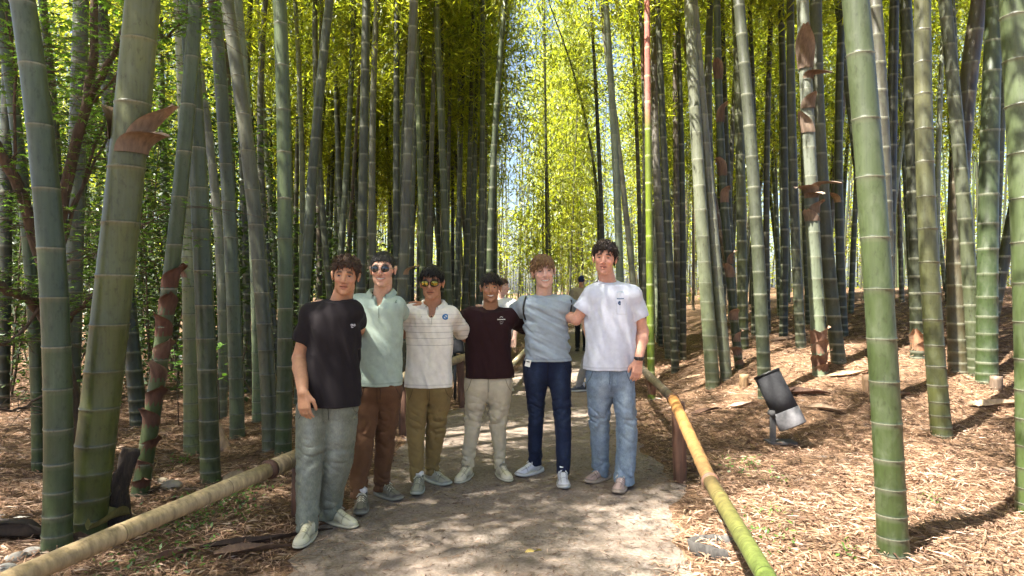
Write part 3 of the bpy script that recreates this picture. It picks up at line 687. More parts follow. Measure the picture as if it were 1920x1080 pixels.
# ---- japanese maple at the left
def maple():
    b = np.array(px_ground(138, 880)); root = empty('maple_tree', b)
    tag(root, 'small maple with forked brown trunk and fine green leaves at the left edge', 'tree')
    r_ = np.random.default_rng(14)
    D = b[1]
    def pl(*pts): return np.array([at(x, y, d) for x, y, d in pts])
    def dens(P, n=10):
        t = np.linspace(0, 1, len(P)); tt = np.linspace(0, 1, n); out = np.stack([np.interp(tt, t, P[:, k]) for k in range(3)], 1)
        for _ in range(2): out[1:-1] = (out[:-2] + 2 * out[1:-1] + out[2:]) / 4
        return out + np.concatenate([[np.zeros(3)], r_.normal(0, .008, (n - 2, 3)), [np.zeros(3)]])
    P0 = np.vstack([[b + (0, 0, -.1)], pl((128, 760, D - .05), (112, 640, D - .1), (100, 540, D - .2))])
    V, Fc = tube(dens(P0, 14), np.linspace(.095, .062, 14), 12)
    mesh_obj('trunk', V, Fc, M_BARK, root, local=b)
    limbs = [(pl((104, 590, D - .12), (60, 430, D - .4), (25, 320, D - .6), (-20, 250, D - .7)), .05, .032),
             (pl((100, 560, D - .15), (108, 420, D - .3), (135, 280, D - .35), (172, 170, D - .4), (180, 60, D - .4), (178, -60, D - .4)), .05, .024),
             (pl((168, 185, D - .4), (205, 110, D - .45), (258, 20, D - .5), (300, -60, D - .5)), .028, .014),
             (pl((100, 630, D - .1), (60, 560, D - .3), (10, 545, D - .5), (-40, 500, D - .6)), .04, .03),
             (pl((112, 480, D - .25), (160, 330, D - .2), (210, 170, D), (240, 100, D + .1)), .016, .007),
             (pl((130, 400, D - .3), (180, 300, D - .1), (205, 235, D), (232, 180, D)), .014, .006),
             (pl((118, 610, D - .1), (170, 560, D - .2), (215, 500, D - .2)), .022, .008),
             (pl((110, 720, D - .1), (40, 770, D - .3), (-30, 765, D - .5)), .012, .008),
             (pl((170, 200, D - .4), (235, 120, D - .6), (320, 60, D - .7), (370, 10, D - .8)), .01, .004),
             (pl((110, 500, D - .2), (190, 470, D - .5), (260, 430, D - .7), (330, 390, D - .8)), .009, .003),
             (pl((60, 430, D - .4), (90, 200, D - .7), (60, 60, D - .8)), .012, .005),
             (pl((25, 320, D - .6), (30, 150, D - .7), (10, 20, D - .8)), .012, .005),
             (pl((100, 540, D - .2), (30, 640, D - .4), (-30, 650, D - .5)), .016, .008)]
    tips = []
    for P, a, c in limbs:
        P = dens(P, 12); V, Fc = tube(P, np.linspace(a, c, 12), 8)
        mesh_obj('limb', V, Fc, M_BARK, root, local=b)
        for k in range(4, 12): tips.append(P[k])
    # thin twigs carrying flat sprays of leaves
    cen = []; tv, tf, n0 = [], [], 0
    for k in range(430):
        s = tips[r_.integers(0, len(tips))]; L_ = r_.uniform(.3, .8); az = r_.uniform(0, 6.28)
        t = np.linspace(0, 1, 5)[:, None]
        P = s + np.array([math.cos(az), math.sin(az) * .7, 0]) * L_ * t + np.array([0, 0, 1]) * (r_.uniform(-.1, .25) * t - .15 * t * t)
        V, Fc = tube(P, np.linspace(.004, .0012, 5), 3, False); tv.append(V); tf += [tuple(q + n0 for q in f) for f in Fc]; n0 += len(V)
        for q in P[1:]:
            for _ in range(3): cen.append(q + r_.normal(0, 1, 3) * (.07, .07, .015))
    mesh_obj('twigs', np.vstack(tv), tf, M_BARK, root, local=b)
    cen = np.array(cen)
    pxs = CX + F * cen[:, 0] / cen[:, 1]; pys = CY - F * (cen[:, 2] - CAMZ) / cen[:, 1]
    cen = cen[(pys < 640) & (pxs < 420)]
    # star leaves: five lobes
    n = len(cen); sz_ = r_.uniform(.030, .055, n); V = []; C = []
    for i in range(n):
        az = r_.uniform(0, 6.28); tl = r_.normal(0, .25, 2)
        ring = [np.zeros(3)]
        for l in range(5):
            for rr, da in ((.32, -.31), (1.0, 0)):
                a = az + (l - 2) * .85 + da * 1.2; rad = rr * sz_[i] * (1 - .12 * abs(l - 2))
                ring.append(np.array([math.cos(a) * rad, math.sin(a) * rad, (tl[0] * math.cos(a) + tl[1] * math.sin(a)) * rad - .2 * rad]))
        ring.append(np.array([math.cos(az + 2.1) * sz_[i] * .3, math.sin(az + 2.1) * sz_[i] * .3, 0]))
        V.append(np.array(ring) + cen[i])
        C.append(np.tile(np.array([.095, .165, .026]) * r_.uniform(.6, 1.5), (12, 1)))
    Fc = np.vstack([np.array([(0, k, k + 1) for k in range(1, 11)]) + 12 * i for i in range(n)])
    mesh_obj('crown', np.vstack(V), Fc, M_GREEN, root, np.vstack(C), False, local=b)
maple()

# ================================================================ FENCES AND SMALL THINGS
def pole_pts(P0, P1, r0, r1, c0, c1, nodes, n=16, sag=0.0, seed=1):
    """bamboo pole between two points: V,F,C with swollen nodes"""
    lr = np.random.default_rng(seed); P0 = np.array(P0, float); P1 = np.array(P1, float); L_ = np.linalg.norm(P1 - P0)
    ts = [0.0]; kd = [0]; s = lr.uniform(.05, .2)
    while s < L_ - .03:
        for o_, k_ in ((-.03, 0), (-.006, 1), (0, 2), (.006, 1), (.02, 0)):
            if s + o_ > ts[-1] * L_ + .001 and s + o_ < L_ - .002: ts.append((s + o_) / L_); kd.append(k_)
        s += nodes * lr.uniform(.85, 1.15)
    ts.append(1.0); kd.append(0); ts = np.array(ts); kd = np.array(kd)
    P = P0 + (P1 - P0) * ts[:, None]; P[:, 2] -= sag * np.sin(np.pi * ts)
    r = (r0 + (r1 - r0) * ts) * (1 + .035 * kd)
    V, Fc = tube(P, r, n, True)
    C = np.array(c0) * (1 - ts[:, None]) + np.array(c1) * ts[:, None]
    C = np.where(kd[:, None] == 2, C * .45, np.where(kd[:, None] == 1, C * 1.25, C))
    return V, Fc, np.repeat(C, n, 0)
def pole(name, parent, P0, P1, r0, r1, c0, c1, nodes=.3, seed=1, local=None, mat=None):
    V, Fc, C = pole_pts(P0, P1, r0, r1, c0, c1, nodes, seed=seed)
    return mesh_obj(name, V, Fc, mat or M_ROD, parent, C, local=local)
def post(parent, px, py, top, r, local, lean=(0, 0), seed=2):
    x, y, z = px_ground(px, py); lr = np.random.default_rng(seed)
    t = np.linspace(0, 1, 8)[:, None]; P = np.array([x, y, z - .08]) + np.array([lean[0], lean[1], top + .08]) * t
    V, Fc = tube(P, r * (1 + lr.normal(0, .025, 8)), 14)
    V[:, :2] += lr.normal(0, .0015, (len(V), 2))
    return mesh_obj('post', V, Fc, M_POST, parent, local=local), (x, y, z)
TAN = (.27, .195, .105); TAN2 = (.30, .21, .105)
# left rail
a0 = at(-160, 1165, F * 1.1 / 625); a1 = at(506, 880, F * 1.1 / 340); a2 = at(585, 845, F * 1.1 / 305)
loc = np.array([a0[0], a0[1], 0]); fl = empty('bamboo_rail', loc); tag(fl, 'thick tan bamboo rail low across the left foreground', 'rail', 'bamboo rails along the path')
pole('pole', fl, a0, a1, .042, .045, TAN, (.37, .285, .165), .62, 4, loc)
u = (a2 - a1) / np.linalg.norm(a2 - a1)
pole('pole', fl, a1 - u * .012, a2, .055, .052, (.34, .26, .15), (.35, .26, .15), .9, 5, loc)
V, Fc = tube([a1 - u * .03, a1 - u * .01, a1 + u * .012], (.049, .060, .058), 18); mesh_obj('collar', V, Fc, M_POST, fl, local=loc)
for q in (.08, .93):
    c = a0 + (a2 - a0) * q; gz = float(ground(c[0], c[1]))
    V, Fc = tube([(c[0], c[1] + .02, gz - .1), (c[0], c[1] + .02, c[2] - .04)], (.05, .045), 12); mesh_obj('post', V, Fc, M_POST, fl, local=loc)
# left rail further on
f2 = empty('bamboo_fence', (0, 0, 0)); pA = px_ground(757, 818); pB = px_ground(869, 766); f2.location = pB; loc = np.array(pB)
tag(f2, 'low bamboo fence on dark posts behind the man in the cream polo', 'fence', 'bamboo rails along the path')
post(f2, 757, 818, .60, .05, loc, (.0, 0), 3); post(f2, 869, 766, .60, .048, loc, (-.045, 0), 4)
A = np.array(pA) + (0, 0, .60); B = np.array(pB) + (-.04, 0, .62)
pole('rail', f2, A - (B - A) * .05, B + (B - A) * .06, .045, .05, (.30, .24, .15), TAN, .4, 6, loc)
C_ = at(905, 655, 10.2); pole('rail', f2, B, C_, .045, .04, (.34, .27, .17), TAN, .4, 7, loc)
f3 = empty('bamboo_rail', at(950, 700, 10)); f3.location.z = 0; loc = np.array(f3.location); tag(f3, 'pale bamboo rail running off between the men in maroon and blue', 'rail', 'bamboo rails along the path')
q0 = at(944, 702, F * 1.2 / 162); q1 = at(986, 655, F * 1.2 / 115); q2 = at(1004, 632, F * 1.2 / 92)
pole('pole', f3, q0, q1, .038, .036, (.45, .37, .24), (.42, .35, .22), .4, 8, loc); pole('pole', f3, q1, q2, .036, .034, (.42, .35, .22), TAN, .4, 9, loc)
for q in (q0 * .97 + q1 * .03, q1, q2):
    gz = float(ground(q[0], q[1])); V, Fc = tube([(q[0], q[1] + .02, gz - .1), (q[0], q[1] + .02, q[2] - .02)], (.045, .042), 10); mesh_obj('post', V, Fc, M_POST, f3, local=loc)
# right fence
pR = px_ground(1276, 906); loc = np.array(pR); f4 = empty('bamboo_fence', pR); tag(f4, 'bamboo fence rail on a reddish wooden post along the right path edge', 'fence', 'bamboo rails along the path')
post(f4, 1276, 906, .62, .052, loc, (-.02, 0), 5)
e0 = at(1470, 1140, F * .85 / 600); e1 = at(1333, 905, F * .85 / 365); e2 = at(1261, 746, F * .85 / 206); e3 = at(1196, 684, F * .85 / 144); e4 = at(1165, 648, F * .88 / 108)
pole('rail', f4, e0, e1, .029, .032, (.055, .085, .016), (.09, .062, .022), .36, 10, loc); pole('rail', f4, e1, e2, .032, .040, (.10, .058, .022), (.34, .165, .048), .30, 11, loc)
pole('rail', f4, e2 + (0, .0, -.005), e3, .034, .036, (.20, .155, .105), (.22, .18, .13), .6, 12, loc)
pole('rail', f4, e3, e4, .036, .036, (.22, .18, .13), (.24, .19, .13), .6, 13, loc)
post(f4, 1172, 735, .55, .05, loc, (0, 0), 6)
for q in (.01, .97):
    c = e1 + (e2 - e1) * q; uu = (e2 - e1) / np.linalg.norm(e2 - e1); 
    V, Fc = tube([c - uu * .012, c - uu * .006, c, c + uu * .006, c + uu * .012], np.array([1, 1.08, 1.0, 1.08, 1]) * (.044 if q > .5 else .036), 16); mesh_obj('rope_tie', V, Fc, M_POST, f4, local=loc)

# tubular lamp at the foot of a bamboo
M_GREYMET = m_plain('dark_grey_metal', (.040, .040, .043), .85, .0, .2); M_LIGHTMET = m_plain('light_grey_metal', (.17, .165, .17), .8, .0, .2); M_DARKMET = m_plain('bracket_metal', (.07, .068, .068), .7, .0, .3); M_BLACK = m_plain('black_plastic', (.012, .013, .014), .45)
lp = np.array(px_ground(1478, 835)); D = lp[1]; lamp = empty('tubular_lamp', lp); tag(lamp, 'dark grey tubular lamp with a light grey collar leaning at the foot of a bamboo', 'lamp')
T0 = at(1487, 800, D - .05); T1 = at(1437, 700, D + .1); ax = (T1 - T0); Lt = np.linalg.norm(ax); ax /= Lt; rl = 25 / F * D
V, Fc = tube([T0 + ax * Lt * .27, T0 + ax * Lt * .6, T1], (rl, rl * .99, rl * .97), 28); mesh_obj('tube', V, Fc, M_GREYMET, lamp, local=lp)
V, Fc = tube([T0, T0 + ax * Lt * .012, T0 + ax * Lt * .30], (rl * 1.0, rl * 1.03, rl * 1.03), 28, True); mesh_obj('collar', V, Fc, M_LIGHTMET, lamp, local=lp)
V, Fc = tube([T0 - ax * .004, T0 + ax * .002], (rl * .9, rl * .9), 24); mesh_obj('glass', V, Fc, M_BLACK, lamp, local=lp)
V, Fc = tube([T1 - ax * .015, T1 + ax * .006], (rl * 1.02, rl * 1.0), 24); mesh_obj('rim', V, Fc, M_BLACK, lamp, local=lp)
bk = at(1449, 792, D - .02)
M_ = Matrix.Rotation(R(-8), 4, 'Y')
gzb = float(ground(bk[0], bk[1])); V, Fc = box(bk[0], bk[1], (gzb + bk[2] + .09) / 2, .045, .04, bk[2] + .06 - gzb, None); mesh_obj('bracket', V, Fc, M_DARKMET, lamp, smooth=False, local=lp)
V, Fc = tube([bk + (0, -.04, .085), bk + (0, .05, .085)], (.034, .034), 14); mesh_obj('hinge', V, Fc, M_DARKMET, lamp, local=lp)
V, Fc = box(lp[0] - .06, lp[1] + .03, float(ground(lp[0] - .06, lp[1] + .03)) + .014, .26, .16, .025, None); mesh_obj('base_plate', V, Fc, M_DARKMET, lamp, smooth=False, local=lp)
# black flood light on the left fence
fp = at(853, 648, 8.9); fb = np.array([fp[0], fp[1], float(ground(fp[0], fp[1]))]); fo = empty('flood_light', fb); tag(fo, 'black box flood light beside the fence behind the cream polo', 'lamp')
V, Fc = box(*fp, .24, .10, .20, Matrix.Rotation(R(-8), 4, 'Y')); mesh_obj('housing', V, Fc, M_BLACK, fo, smooth=False, local=fb)
V, Fc = box(fp[0], fp[1] - .054, fp[2], .20, .01, .15, Matrix.Rotation(R(-8), 4, 'Y')); mesh_obj('glass', V, Fc, M_GREYMET, fo, smooth=False, local=fb)
V, Fc = tube([fb - (0, 0, .1), fp + (0, .03, -.08)], (.02, .02), 8); mesh_obj('stand', V, Fc, M_BLACK, fo, local=fb)

# broken sunken pot at the path edge
bp = np.array(px_ground(1345, 1035)); n = 40; V = []; Fc = []
for i in range(n):
    a = -2.2 + i / (n - 1) * 4.9 + 2.1; jag = .003 * math.sin(i * 1.7) + .014 * math.sin(i * .23)
    for rr, z in ((.130, -.06), (.150, .045 + jag), (.134, .05 + jag), (.112, -.06)):
        V.append((bp[0] + math.cos(a) * rr * 1.12, bp[1] + math.sin(a) * rr, bp[2] + z + .02 * math.cos(a - 3.4)))
for i in range(n - 1):
    for j in range(4): Fc.append((i * 4 + j, i * 4 + (j + 1) % 4, i * 4 + 4 + (j + 1) % 4, i * 4 + 4 + j))
Fc += [(0, 1, 2, 3), tuple(4 * (n - 1) + k for k in (3, 2, 1, 0))]
M_POT = m_wood('weathered_grey_wood', (.018, .016, .014), (.075, .068, .06), (30, 30, 10), .9)
o = mesh_obj('sunken_pot', V, Fc, M_POT, local=bp); tag(o, 'broken grey ring of a sunken pot at the right path edge', 'pot')

# stumps, rotten log, stones
def stump(px, py, h, r, label, lean=(0, 0), c=(.18, .115, .06)):
    b = np.array(px_ground(px, py)); t = np.linspace(0, 1, 6)[:, None]
    P = b + np.array([lean[0], lean[1], h + .05]) * t - (0, 0, .05)
    V, Fc = tube(P, (r * 1.08, r * 1.02, r * 1.05, r, r * 1.04, r), 16, False); k = len(V)
    root = empty('bamboo_stump', b); tag(root, label, 'stump', 'cut bamboo stumps')
    Vi, _ = tube(P, r * .82, 16, False)
    rim = [(k - 16 + j, k - 16 + (j + 1) % 16, 2 * k - 16 + (j + 1) % 16, 2 * k - 16 + j) for j in range(16)]
    mesh_obj('wall', np.vstack([V, Vi]), Fc + [tuple(q + k for q in f[::-1]) for f in Fc] + rim, M_ROD, root, np.tile(c, (2 * k, 1)), local=b)
    V2, F2 = tube([P[3], P[3] + (0, 0, .006)], r * .83, 16); mesh_obj('node_wall', V2, F2, M_ROD, root, np.tile((.2, .15, .1), (len(V2), 1)), local=b)
stump(1395, 726, .16, .055, 'short tan bamboo stump behind the fence left of the lamp')
stump(1628, 738, .20, .05, 'short bamboo stump just left of the big foreground bamboo', (-.02, 0), (.22, .14, .08))
stump(1868, 728, .13, .06, 'short bamboo stump near the right edge', (0, 0), (.12, .085, .06))
stump(425, 842, .22, .06, 'tilted cut bamboo stump behind the left rail', (-.13, .02), (.34, .22, .14))
b = np.array(px_ground(215, 985)); rr = np.random.default_rng(4)
P = np.array([b + (-.03, 0, -.1), b + (.0, 0, .08), b + (.02, .02, .22), b + (.05, .05, .36), b + (.07, .07, .46)])
V, Fc = tube(P, (.10, .085, .075, .055, .03), 18); P2_ = np.stack([np.interp(np.linspace(0, 1, 26), np.linspace(0, 1, 5), P[:, k]) for k in range(3)], 1); V, Fc = tube(P2_, np.interp(np.linspace(0, 1, 26), np.linspace(0, 1, 5), (.10, .075, .06, .055, .045)), 28); cc_ = np.repeat(P2_, 28, 0); V = cc_ + (V - cc_) * (1 + .28 * wnoise(V[:, 0], V[:, 1], V[:, 2] * .5, .09, 2) + .14 * wnoise(V[:, 0], V[:, 1], V[:, 2], .03, 1))[:, None]
o = mesh_obj('rotten_stump', V, Fc, M_ROT, local=b); tag(o, 'black rotten leaning stump between the left rail and the thick bamboo', 'stump')
def rock(px, py, r, label, c=(.20, .185, .16), name='stone'):
    b = np.array(px_ground(px, py)); lr = np.random.default_rng(int(px)); V = []; Fc = []; nu, nv = 14, 9
    for i in range(nv + 1):
        th = math.pi * i / nv
        for j in range(nu):
            ph = 2 * math.pi * j / nu; V.append((math.sin(th) * math.cos(ph), math.sin(th) * math.sin(ph), math.cos(th)))
    V = np.array(V); nz = wnoise(V[:, 0], V[:, 1], V[:, 2], 2.2, int(px) % 7); V = V * (1 + .13 * nz)[:, None] * (r, r * .8, r * .55) + b + (0, 0, r * .25)
    for i in range(nv):
        for j in range(nu): Fc.append((i * nu + j, i * nu + (j + 1) % nu, (i + 1) * nu + (j + 1) % nu, (i + 1) * nu + j))
    o = mesh_obj(name, V, Fc, M_STONE, col=np.tile(c, (len(V), 1)), local=b); tag(o, label, 'stone', 'pale stones on the litter')
M_STONE = m_vcol('stone', .85, 14, .3, .6, 60)
rock(322, 915, .07, 'pale round stone behind the left rail', (.30, .25, .185)); rock(305, 905, .045, 'smaller pale stone touching the round one behind the left rail', (.25, .21, .15))
rock(30, 1052, .055, 'grey stone in the bottom left corner'); rock(62, 1040, .05, 'whitish stone right of the bottom left corner', (.27, .255, .23)); rock(12, 1072, .05, 'lowest stone in the bottom left corner', (.2, .19, .17))
M_CLOD = m_wood('dark_clod', (.012, .009, .007), (.05, .035, .025), (14, 14, 14), .95)
b = np.array(px_ground(15, 1010)); V, Fc = tube([b + (-.35, .05, .02), b + (-.1, 0, .06), b + (.12, 0, .06), b + (.2, .02, .02)], (.04, .05, .045, .02), 14); V += rr.normal(0, .007, V.shape)
o = mesh_obj('log', V, Fc, M_CLOD, local=b); tag(o, 'short dark log lying at the left edge near the stones', 'log')

# fallen sheaths and dead canes on the litter
def fallen(px, py, ln, wd, yaw, c, label, curl=.5, name='fallen_sheath', lift=.02):
    b = np.array(px_ground(px, py)); U, T = np.meshgrid(np.linspace(-1, 1, 7), np.linspace(0, 1, 12))
    prof = np.sin(np.pi * np.clip(T * .93 + .07, 0, 1)) ** .55
    xl = (T - .5) * ln; yl = U * wd * prof * .5; zl = curl * wd * prof * U ** 2 * .9 + lift + .008 * np.sin(T * 3 + px) * ln + .01 * U * np.sin(T * 6)
    x = b[0] + xl * math.cos(yaw) - yl * math.sin(yaw); y = b[1] + xl * math.sin(yaw) + yl * math.cos(yaw)
    z = ground(x, y) + zl
    C = np.array(c) * (1 - .35 * np.abs(U[..., None])) * (1 + .2 * np.sin(T[..., None] * 9 + px))
    o = mesh_obj(name, np.stack([x, y, z], -1).reshape(-1, 3), grid_faces(7, 12), M_SHEATH, col=C.reshape(-1, 3), local=b)
    tag(o, label, 'sheath', 'fallen sheaths on the litter')
fallen(1878, 762, .6, .08, -.55, (.42, .30, .19), 'long pale fallen sheath near the right edge', lift=.012)
fallen(1550, 772, .42, .08, -.8, (.33, .23, .15), 'long tan fallen sheath lying right of the lamp')
fallen(1395, 765, .32, .08, -.3, (.36, .25, .18), 'broad pale fallen sheath left of the lamp'); fallen(1325, 775, .38, .06, .2, (.10, .055, .035), 'dark narrow fallen sheath right of the fence post')
fallen(1510, 742, .55, .12, -.4, (.14, .075, .05), 'dark fallen sheath behind the lamp'); fallen(1480, 738, .5, .10, .3, (.30, .2, .13), 'curled fallen sheath between two stems behind the lamp')
fallen(478, 1042, .42, .07, .45, (.20, .12, .075), 'curled brown fallen sheath at the left path edge by the white sneaker'); fallen(505, 1020, .75, .042, .55, (.075, .045, .03), 'long dark fallen sheath behind the white sneaker at the left path edge', .7)
fallen(172, 1018, .30, .10, 1.0, (.07, .04, .028), 'dark broad sheath at the foot of the thickest left bamboo', .35, lift=.02); fallen(205, 1000, .3, .09, 1.3, (.25, .22, .08), 'yellow-green sheath leaning by the rotten stump', .9, lift=.08)
fallen(455, 905, .28, .11, .4, (.40, .29, .19), 'pale fallen sheath just beyond the left rail'); fallen(1280, 688, .7, .05, .35, (.42, .32, .19), 'sunlit fallen cane near the twin pale bamboos', .2)
fallen(1310, 706, .6, .05, -.2, (.40, .28, .17), 'fallen cane lying at the foot of the twin pale bamboos', .2); fallen(1600, 705, .6, .07, -.2, (.36, .25, .15), 'fallen sheath left of the big foreground bamboo')
fallen(1690, 745, .35, .09, .5, (.28, .18, .12), 'small fallen sheath behind the big foreground bamboo'); fallen(1480, 640, .7, .12, .2, (.2, .13, .08), 'fallen sheath far behind the lamp')
fallen(1000, 1040, .10, .018, .3, (.55, .42, .12), 'single yellow leaf on the path before the group', .3, 'fallen_leaf', .014)
fallen(330, 1048, .22, .05, .9, (.16, .08, .05), 'brown strip of sheath below the left rail')
# green weeds
def weeds():
    r_ = np.random.default_rng(31); P = []; 
    for px, py, n, s in ((400, 955, 260, .16), (350, 985, 220, .16), (450, 925, 120, .12), (1385, 880, 50, .1), (1445, 900, 30, .06), (1440, 965, 40, .09), (1460, 1010, 50, .1), (1750, 945, 16, .03), (1580, 1040, 16, .04), (300, 1060, 140, .16), (1385, 868, 30, .07), (345, 870, 60, .05), (560, 740, 60, .3)):
        b = px_ground(px, py); q = np.stack([b[0] + r_.normal(0, s, n), b[1] + r_.normal(0, s * 1.3, n)], 1); P.append(q)
    P = np.vstack(P); n = len(P); P = np.column_stack([P, ground(P[:, 0], P[:, 1]) + r_.uniform(.01, .05, n)])
    V, Fc = leaf_quads(P, r_.uniform(0, 6.28, n), r_.uniform(-.2, .9, n), r_.normal(0, .4, n), r_.uniform(.02, .045, n), r_.uniform(.010, .022, n))
    c = np.array([.06, .12, .02]) * r_.uniform(.6, 1.5, (n, 1))
    o = mesh_obj('ground_cover', V, Fc, M_GREEN, col=np.repeat(c, 4, 0), smooth=False); tag(o, 'small green weeds sprouting through the litter', 'weeds', kind='stuff')
weeds()
def sapling(px, py, h, n, label):
    b = np.array(px_ground(px, py)); r_ = np.random.default_rng(px); root = empty('sapling', b); tag(root, label, 'plant', 'young leafy plants')
    tip = b + (r_.normal(0, .08), 0, h); V, Fc = tube([b - (0, 0, .03), (b + tip) / 2 + (.02, 0, 0), tip], (.007, .005, .003), 6); mesh_obj('stem', V, Fc, M_BARK, root, local=b)
    P = b + (tip - b) * r_.uniform(.45, 1, (n, 1)) + r_.normal(0, .05, (n, 3))
    V, Fc = leaf_quads(P, r_.uniform(0, 6.28, n), r_.uniform(-.5, .3, n), r_.normal(0, .4, n), r_.uniform(.10, .16, n), r_.uniform(.04, .06, n), r_.uniform(0, .1, n))
    mesh_obj('leaves', V, Fc, M_GREEN, root, np.repeat(np.array([.10, .19, .035]) * r_.uniform(.7, 1.4, (n, 1)), 4, 0), False, local=b)
sapling(335, 800, .95, 34, 'leafy sapling behind the sheathed young bamboo'); sapling(412, 790, 1.0, 26, 'leafy sapling right of the dark straight bamboo above the left rail'); sapling(160, 850, .8, 26, 'leafy sapling right of the maple trunk')
# ================================================================ PEOPLE (implicit surfaces meshed into one skin)
class Vol:
    def __init__(s, lo, hi, h):
        s.lo = np.array(lo, float); s.h = h; s.n = np.ceil((np.array(hi) - s.lo) / h).astype(int) + 1
        s.a = np.full(tuple(s.n), .5, np.float32)
    def block(s, lo, hi):
        i0 = np.clip(np.floor((np.array(lo) - s.lo) / s.h).astype(int), 0, s.n - 1); i1 = np.clip(np.ceil((np.array(hi) - s.lo) / s.h).astype(int) + 1, 1, s.n)
        ax = [(s.lo[k] + s.h * np.arange(i0[k], i1[k])).astype(np.float32) for k in range(3)]
        return tuple(slice(i0[k], i1[k]) for k in range(3)), ax[0][:, None, None], ax[1][None, :, None], ax[2][None, None, :]
    def add(s, f, lo, hi, k=.01):
        sl_, X, Y, Z = s.block(np.array(lo) - k - .012, np.array(hi) + k + .012)
        if 0 in s.a[sl_].shape: return
        b = f(X, Y, Z).astype(np.float32); a = s.a[sl_]
        if k <= 0: s.a[sl_] = np.minimum(a, b); return
        h = np.clip(.5 + .5 * (b - a) / k, 0, 1); s.a[sl_] = b * (1 - h) + a * h - k * h * (1 - h)
    def cut(s, f, lo, hi, k=.006):
        sl_, X, Y, Z = s.block(np.array(lo) - k - .01, np.array(hi) + k + .01)
        if 0 in s.a[sl_].shape: return
        b = -f(X, Y, Z).astype(np.float32); a = s.a[sl_]
        h = np.clip(.5 - .5 * (b - a) / k, 0, 1); s.a[sl_] = b * (1 - h) + a * h + k * h * (1 - h)
    def mesh(s):
        A = s.a; A[0], A[-1], A[:, 0], A[:, -1], A[:, :, 0], A[:, :, -1] = .5, .5, .5, .5, .5, .5
        sg = A < 0; nx, ny, nz = A.shape
        cnt = np.zeros((nx - 1, ny - 1, nz - 1), np.int8)
        for i in (0, 1):
            for j in (0, 1):
                for k in (0, 1): cnt += sg[i:nx - 1 + i, j:ny - 1 + j, k:nz - 1 + k]
        act = np.nonzero((cnt > 0) & (cnt < 8)); I = np.stack(act, 1); m = len(I)
        idx = np.full(cnt.shape, -1, np.int32); idx[act] = np.arange(m)
        acc = np.zeros((m, 3)); w = np.zeros(m)
        cor = {(i, j, k): A[act[0] + i, act[1] + j, act[2] + k] for i in (0, 1) for j in (0, 1) for k in (0, 1)}
        for p0 in cor:
            for ax in range(3):
                if p0[ax]: continue
                p1 = list(p0); p1[ax] = 1; p1 = tuple(p1); a, b = cor[p0], cor[p1]
                ch = (a < 0) != (b < 0); t = np.where(ch, a / np.where(ch, a - b, 1), 0)
                q = np.tile(np.array(p0, float), (m, 1)); q[:, ax] += t
                acc[ch] += q[ch]; w += ch
        V = s.lo + s.h * (I + acc / w[:, None])
        Q = []
        for ax in range(3):
            sa = [slice(None)] * 3; sb = [slice(None)] * 3; sa[ax] = slice(0, -1); sb[ax] = slice(1, None)
            ch = np.stack(np.nonzero(sg[tuple(sa)] != sg[tuple(sb)]), 1)
            o1, o2 = [(1, 2), (2, 0), (0, 1)][ax]
            ch = ch[(ch[:, o1] > 0) & (ch[:, o2] > 0)]
            def ci(d1, d2):
                c = ch.copy(); c[:, o1] -= d1; c[:, o2] -= d2; return idx[c[:, 0], c[:, 1], c[:, 2]]
            q = np.stack([ci(1, 1), ci(0, 1), ci(0, 0), ci(1, 0)], 1)
            inside = sg[ch[:, 0], ch[:, 1], ch[:, 2]]
            q = np.where(inside[:, None], q, q[:, ::-1]); Q.append(q)
        Q = np.vstack(Q); Q = Q[(Q >= 0).all(1)]
        # light relaxation
        return V, Q
def relax(V, Q, it=2, lam=.45):
    e = np.vstack([Q[:, [0, 1]], Q[:, [1, 2]], Q[:, [2, 3]], Q[:, [3, 0]]]); e = np.vstack([e, e[:, ::-1]])
    deg = np.bincount(e[:, 0], minlength=len(V))[:, None] + 1e-9
    for _ in range(it):
        s = np.stack([np.bincount(e[:, 0], weights=V[e[:, 1], k], minlength=len(V)) for k in range(3)], 1) / deg
        V = V + lam * (s - V)
    return V
def f_cone(a, b, ra, rb):
    a = np.asarray(a, float); b = np.asarray(b, float); d = b - a; L2 = float(d @ d) + 1e-12
    def f(X, Y, Z):
        t = np.clip(((X - a[0]) * d[0] + (Y - a[1]) * d[1] + (Z - a[2]) * d[2]) / L2, 0, 1)
        return np.sqrt((X - a[0] - t * d[0]) ** 2 + (Y - a[1] - t * d[1]) ** 2 + (Z - a[2] - t * d[2]) ** 2) - (ra + (rb - ra) * t)
    lo = np.minimum(a - ra, b - rb) - .0; hi = np.maximum(a + ra, b + rb)
    return f, lo, hi
def f_ell(c, r, M=None, S=1.0):
    c = np.asarray(c, float); r = np.asarray(r, float) * S
    def f(X, Y, Z):
        x, y, z = X - c[0], Y - c[1], Z - c[2]
        if M is not None: x, y, z = (M[0, 0] * x + M[1, 0] * y + M[2, 0] * z, M[0, 1] * x + M[1, 1] * y + M[2, 1] * z, M[0, 2] * x + M[1, 2] * y + M[2, 2] * z)
        k0 = np.sqrt((x / r[0]) ** 2 + (y / r[1]) ** 2 + (z / r[2]) ** 2); k1 = np.sqrt((x / r[0] ** 2) ** 2 + (y / r[1] ** 2) ** 2 + (z / r[2] ** 2) ** 2) + 1e-9
        return k0 * (k0 - 1) / k1
    R_ = r.max() if M is not None else r
    return f, c - R_, c + R_
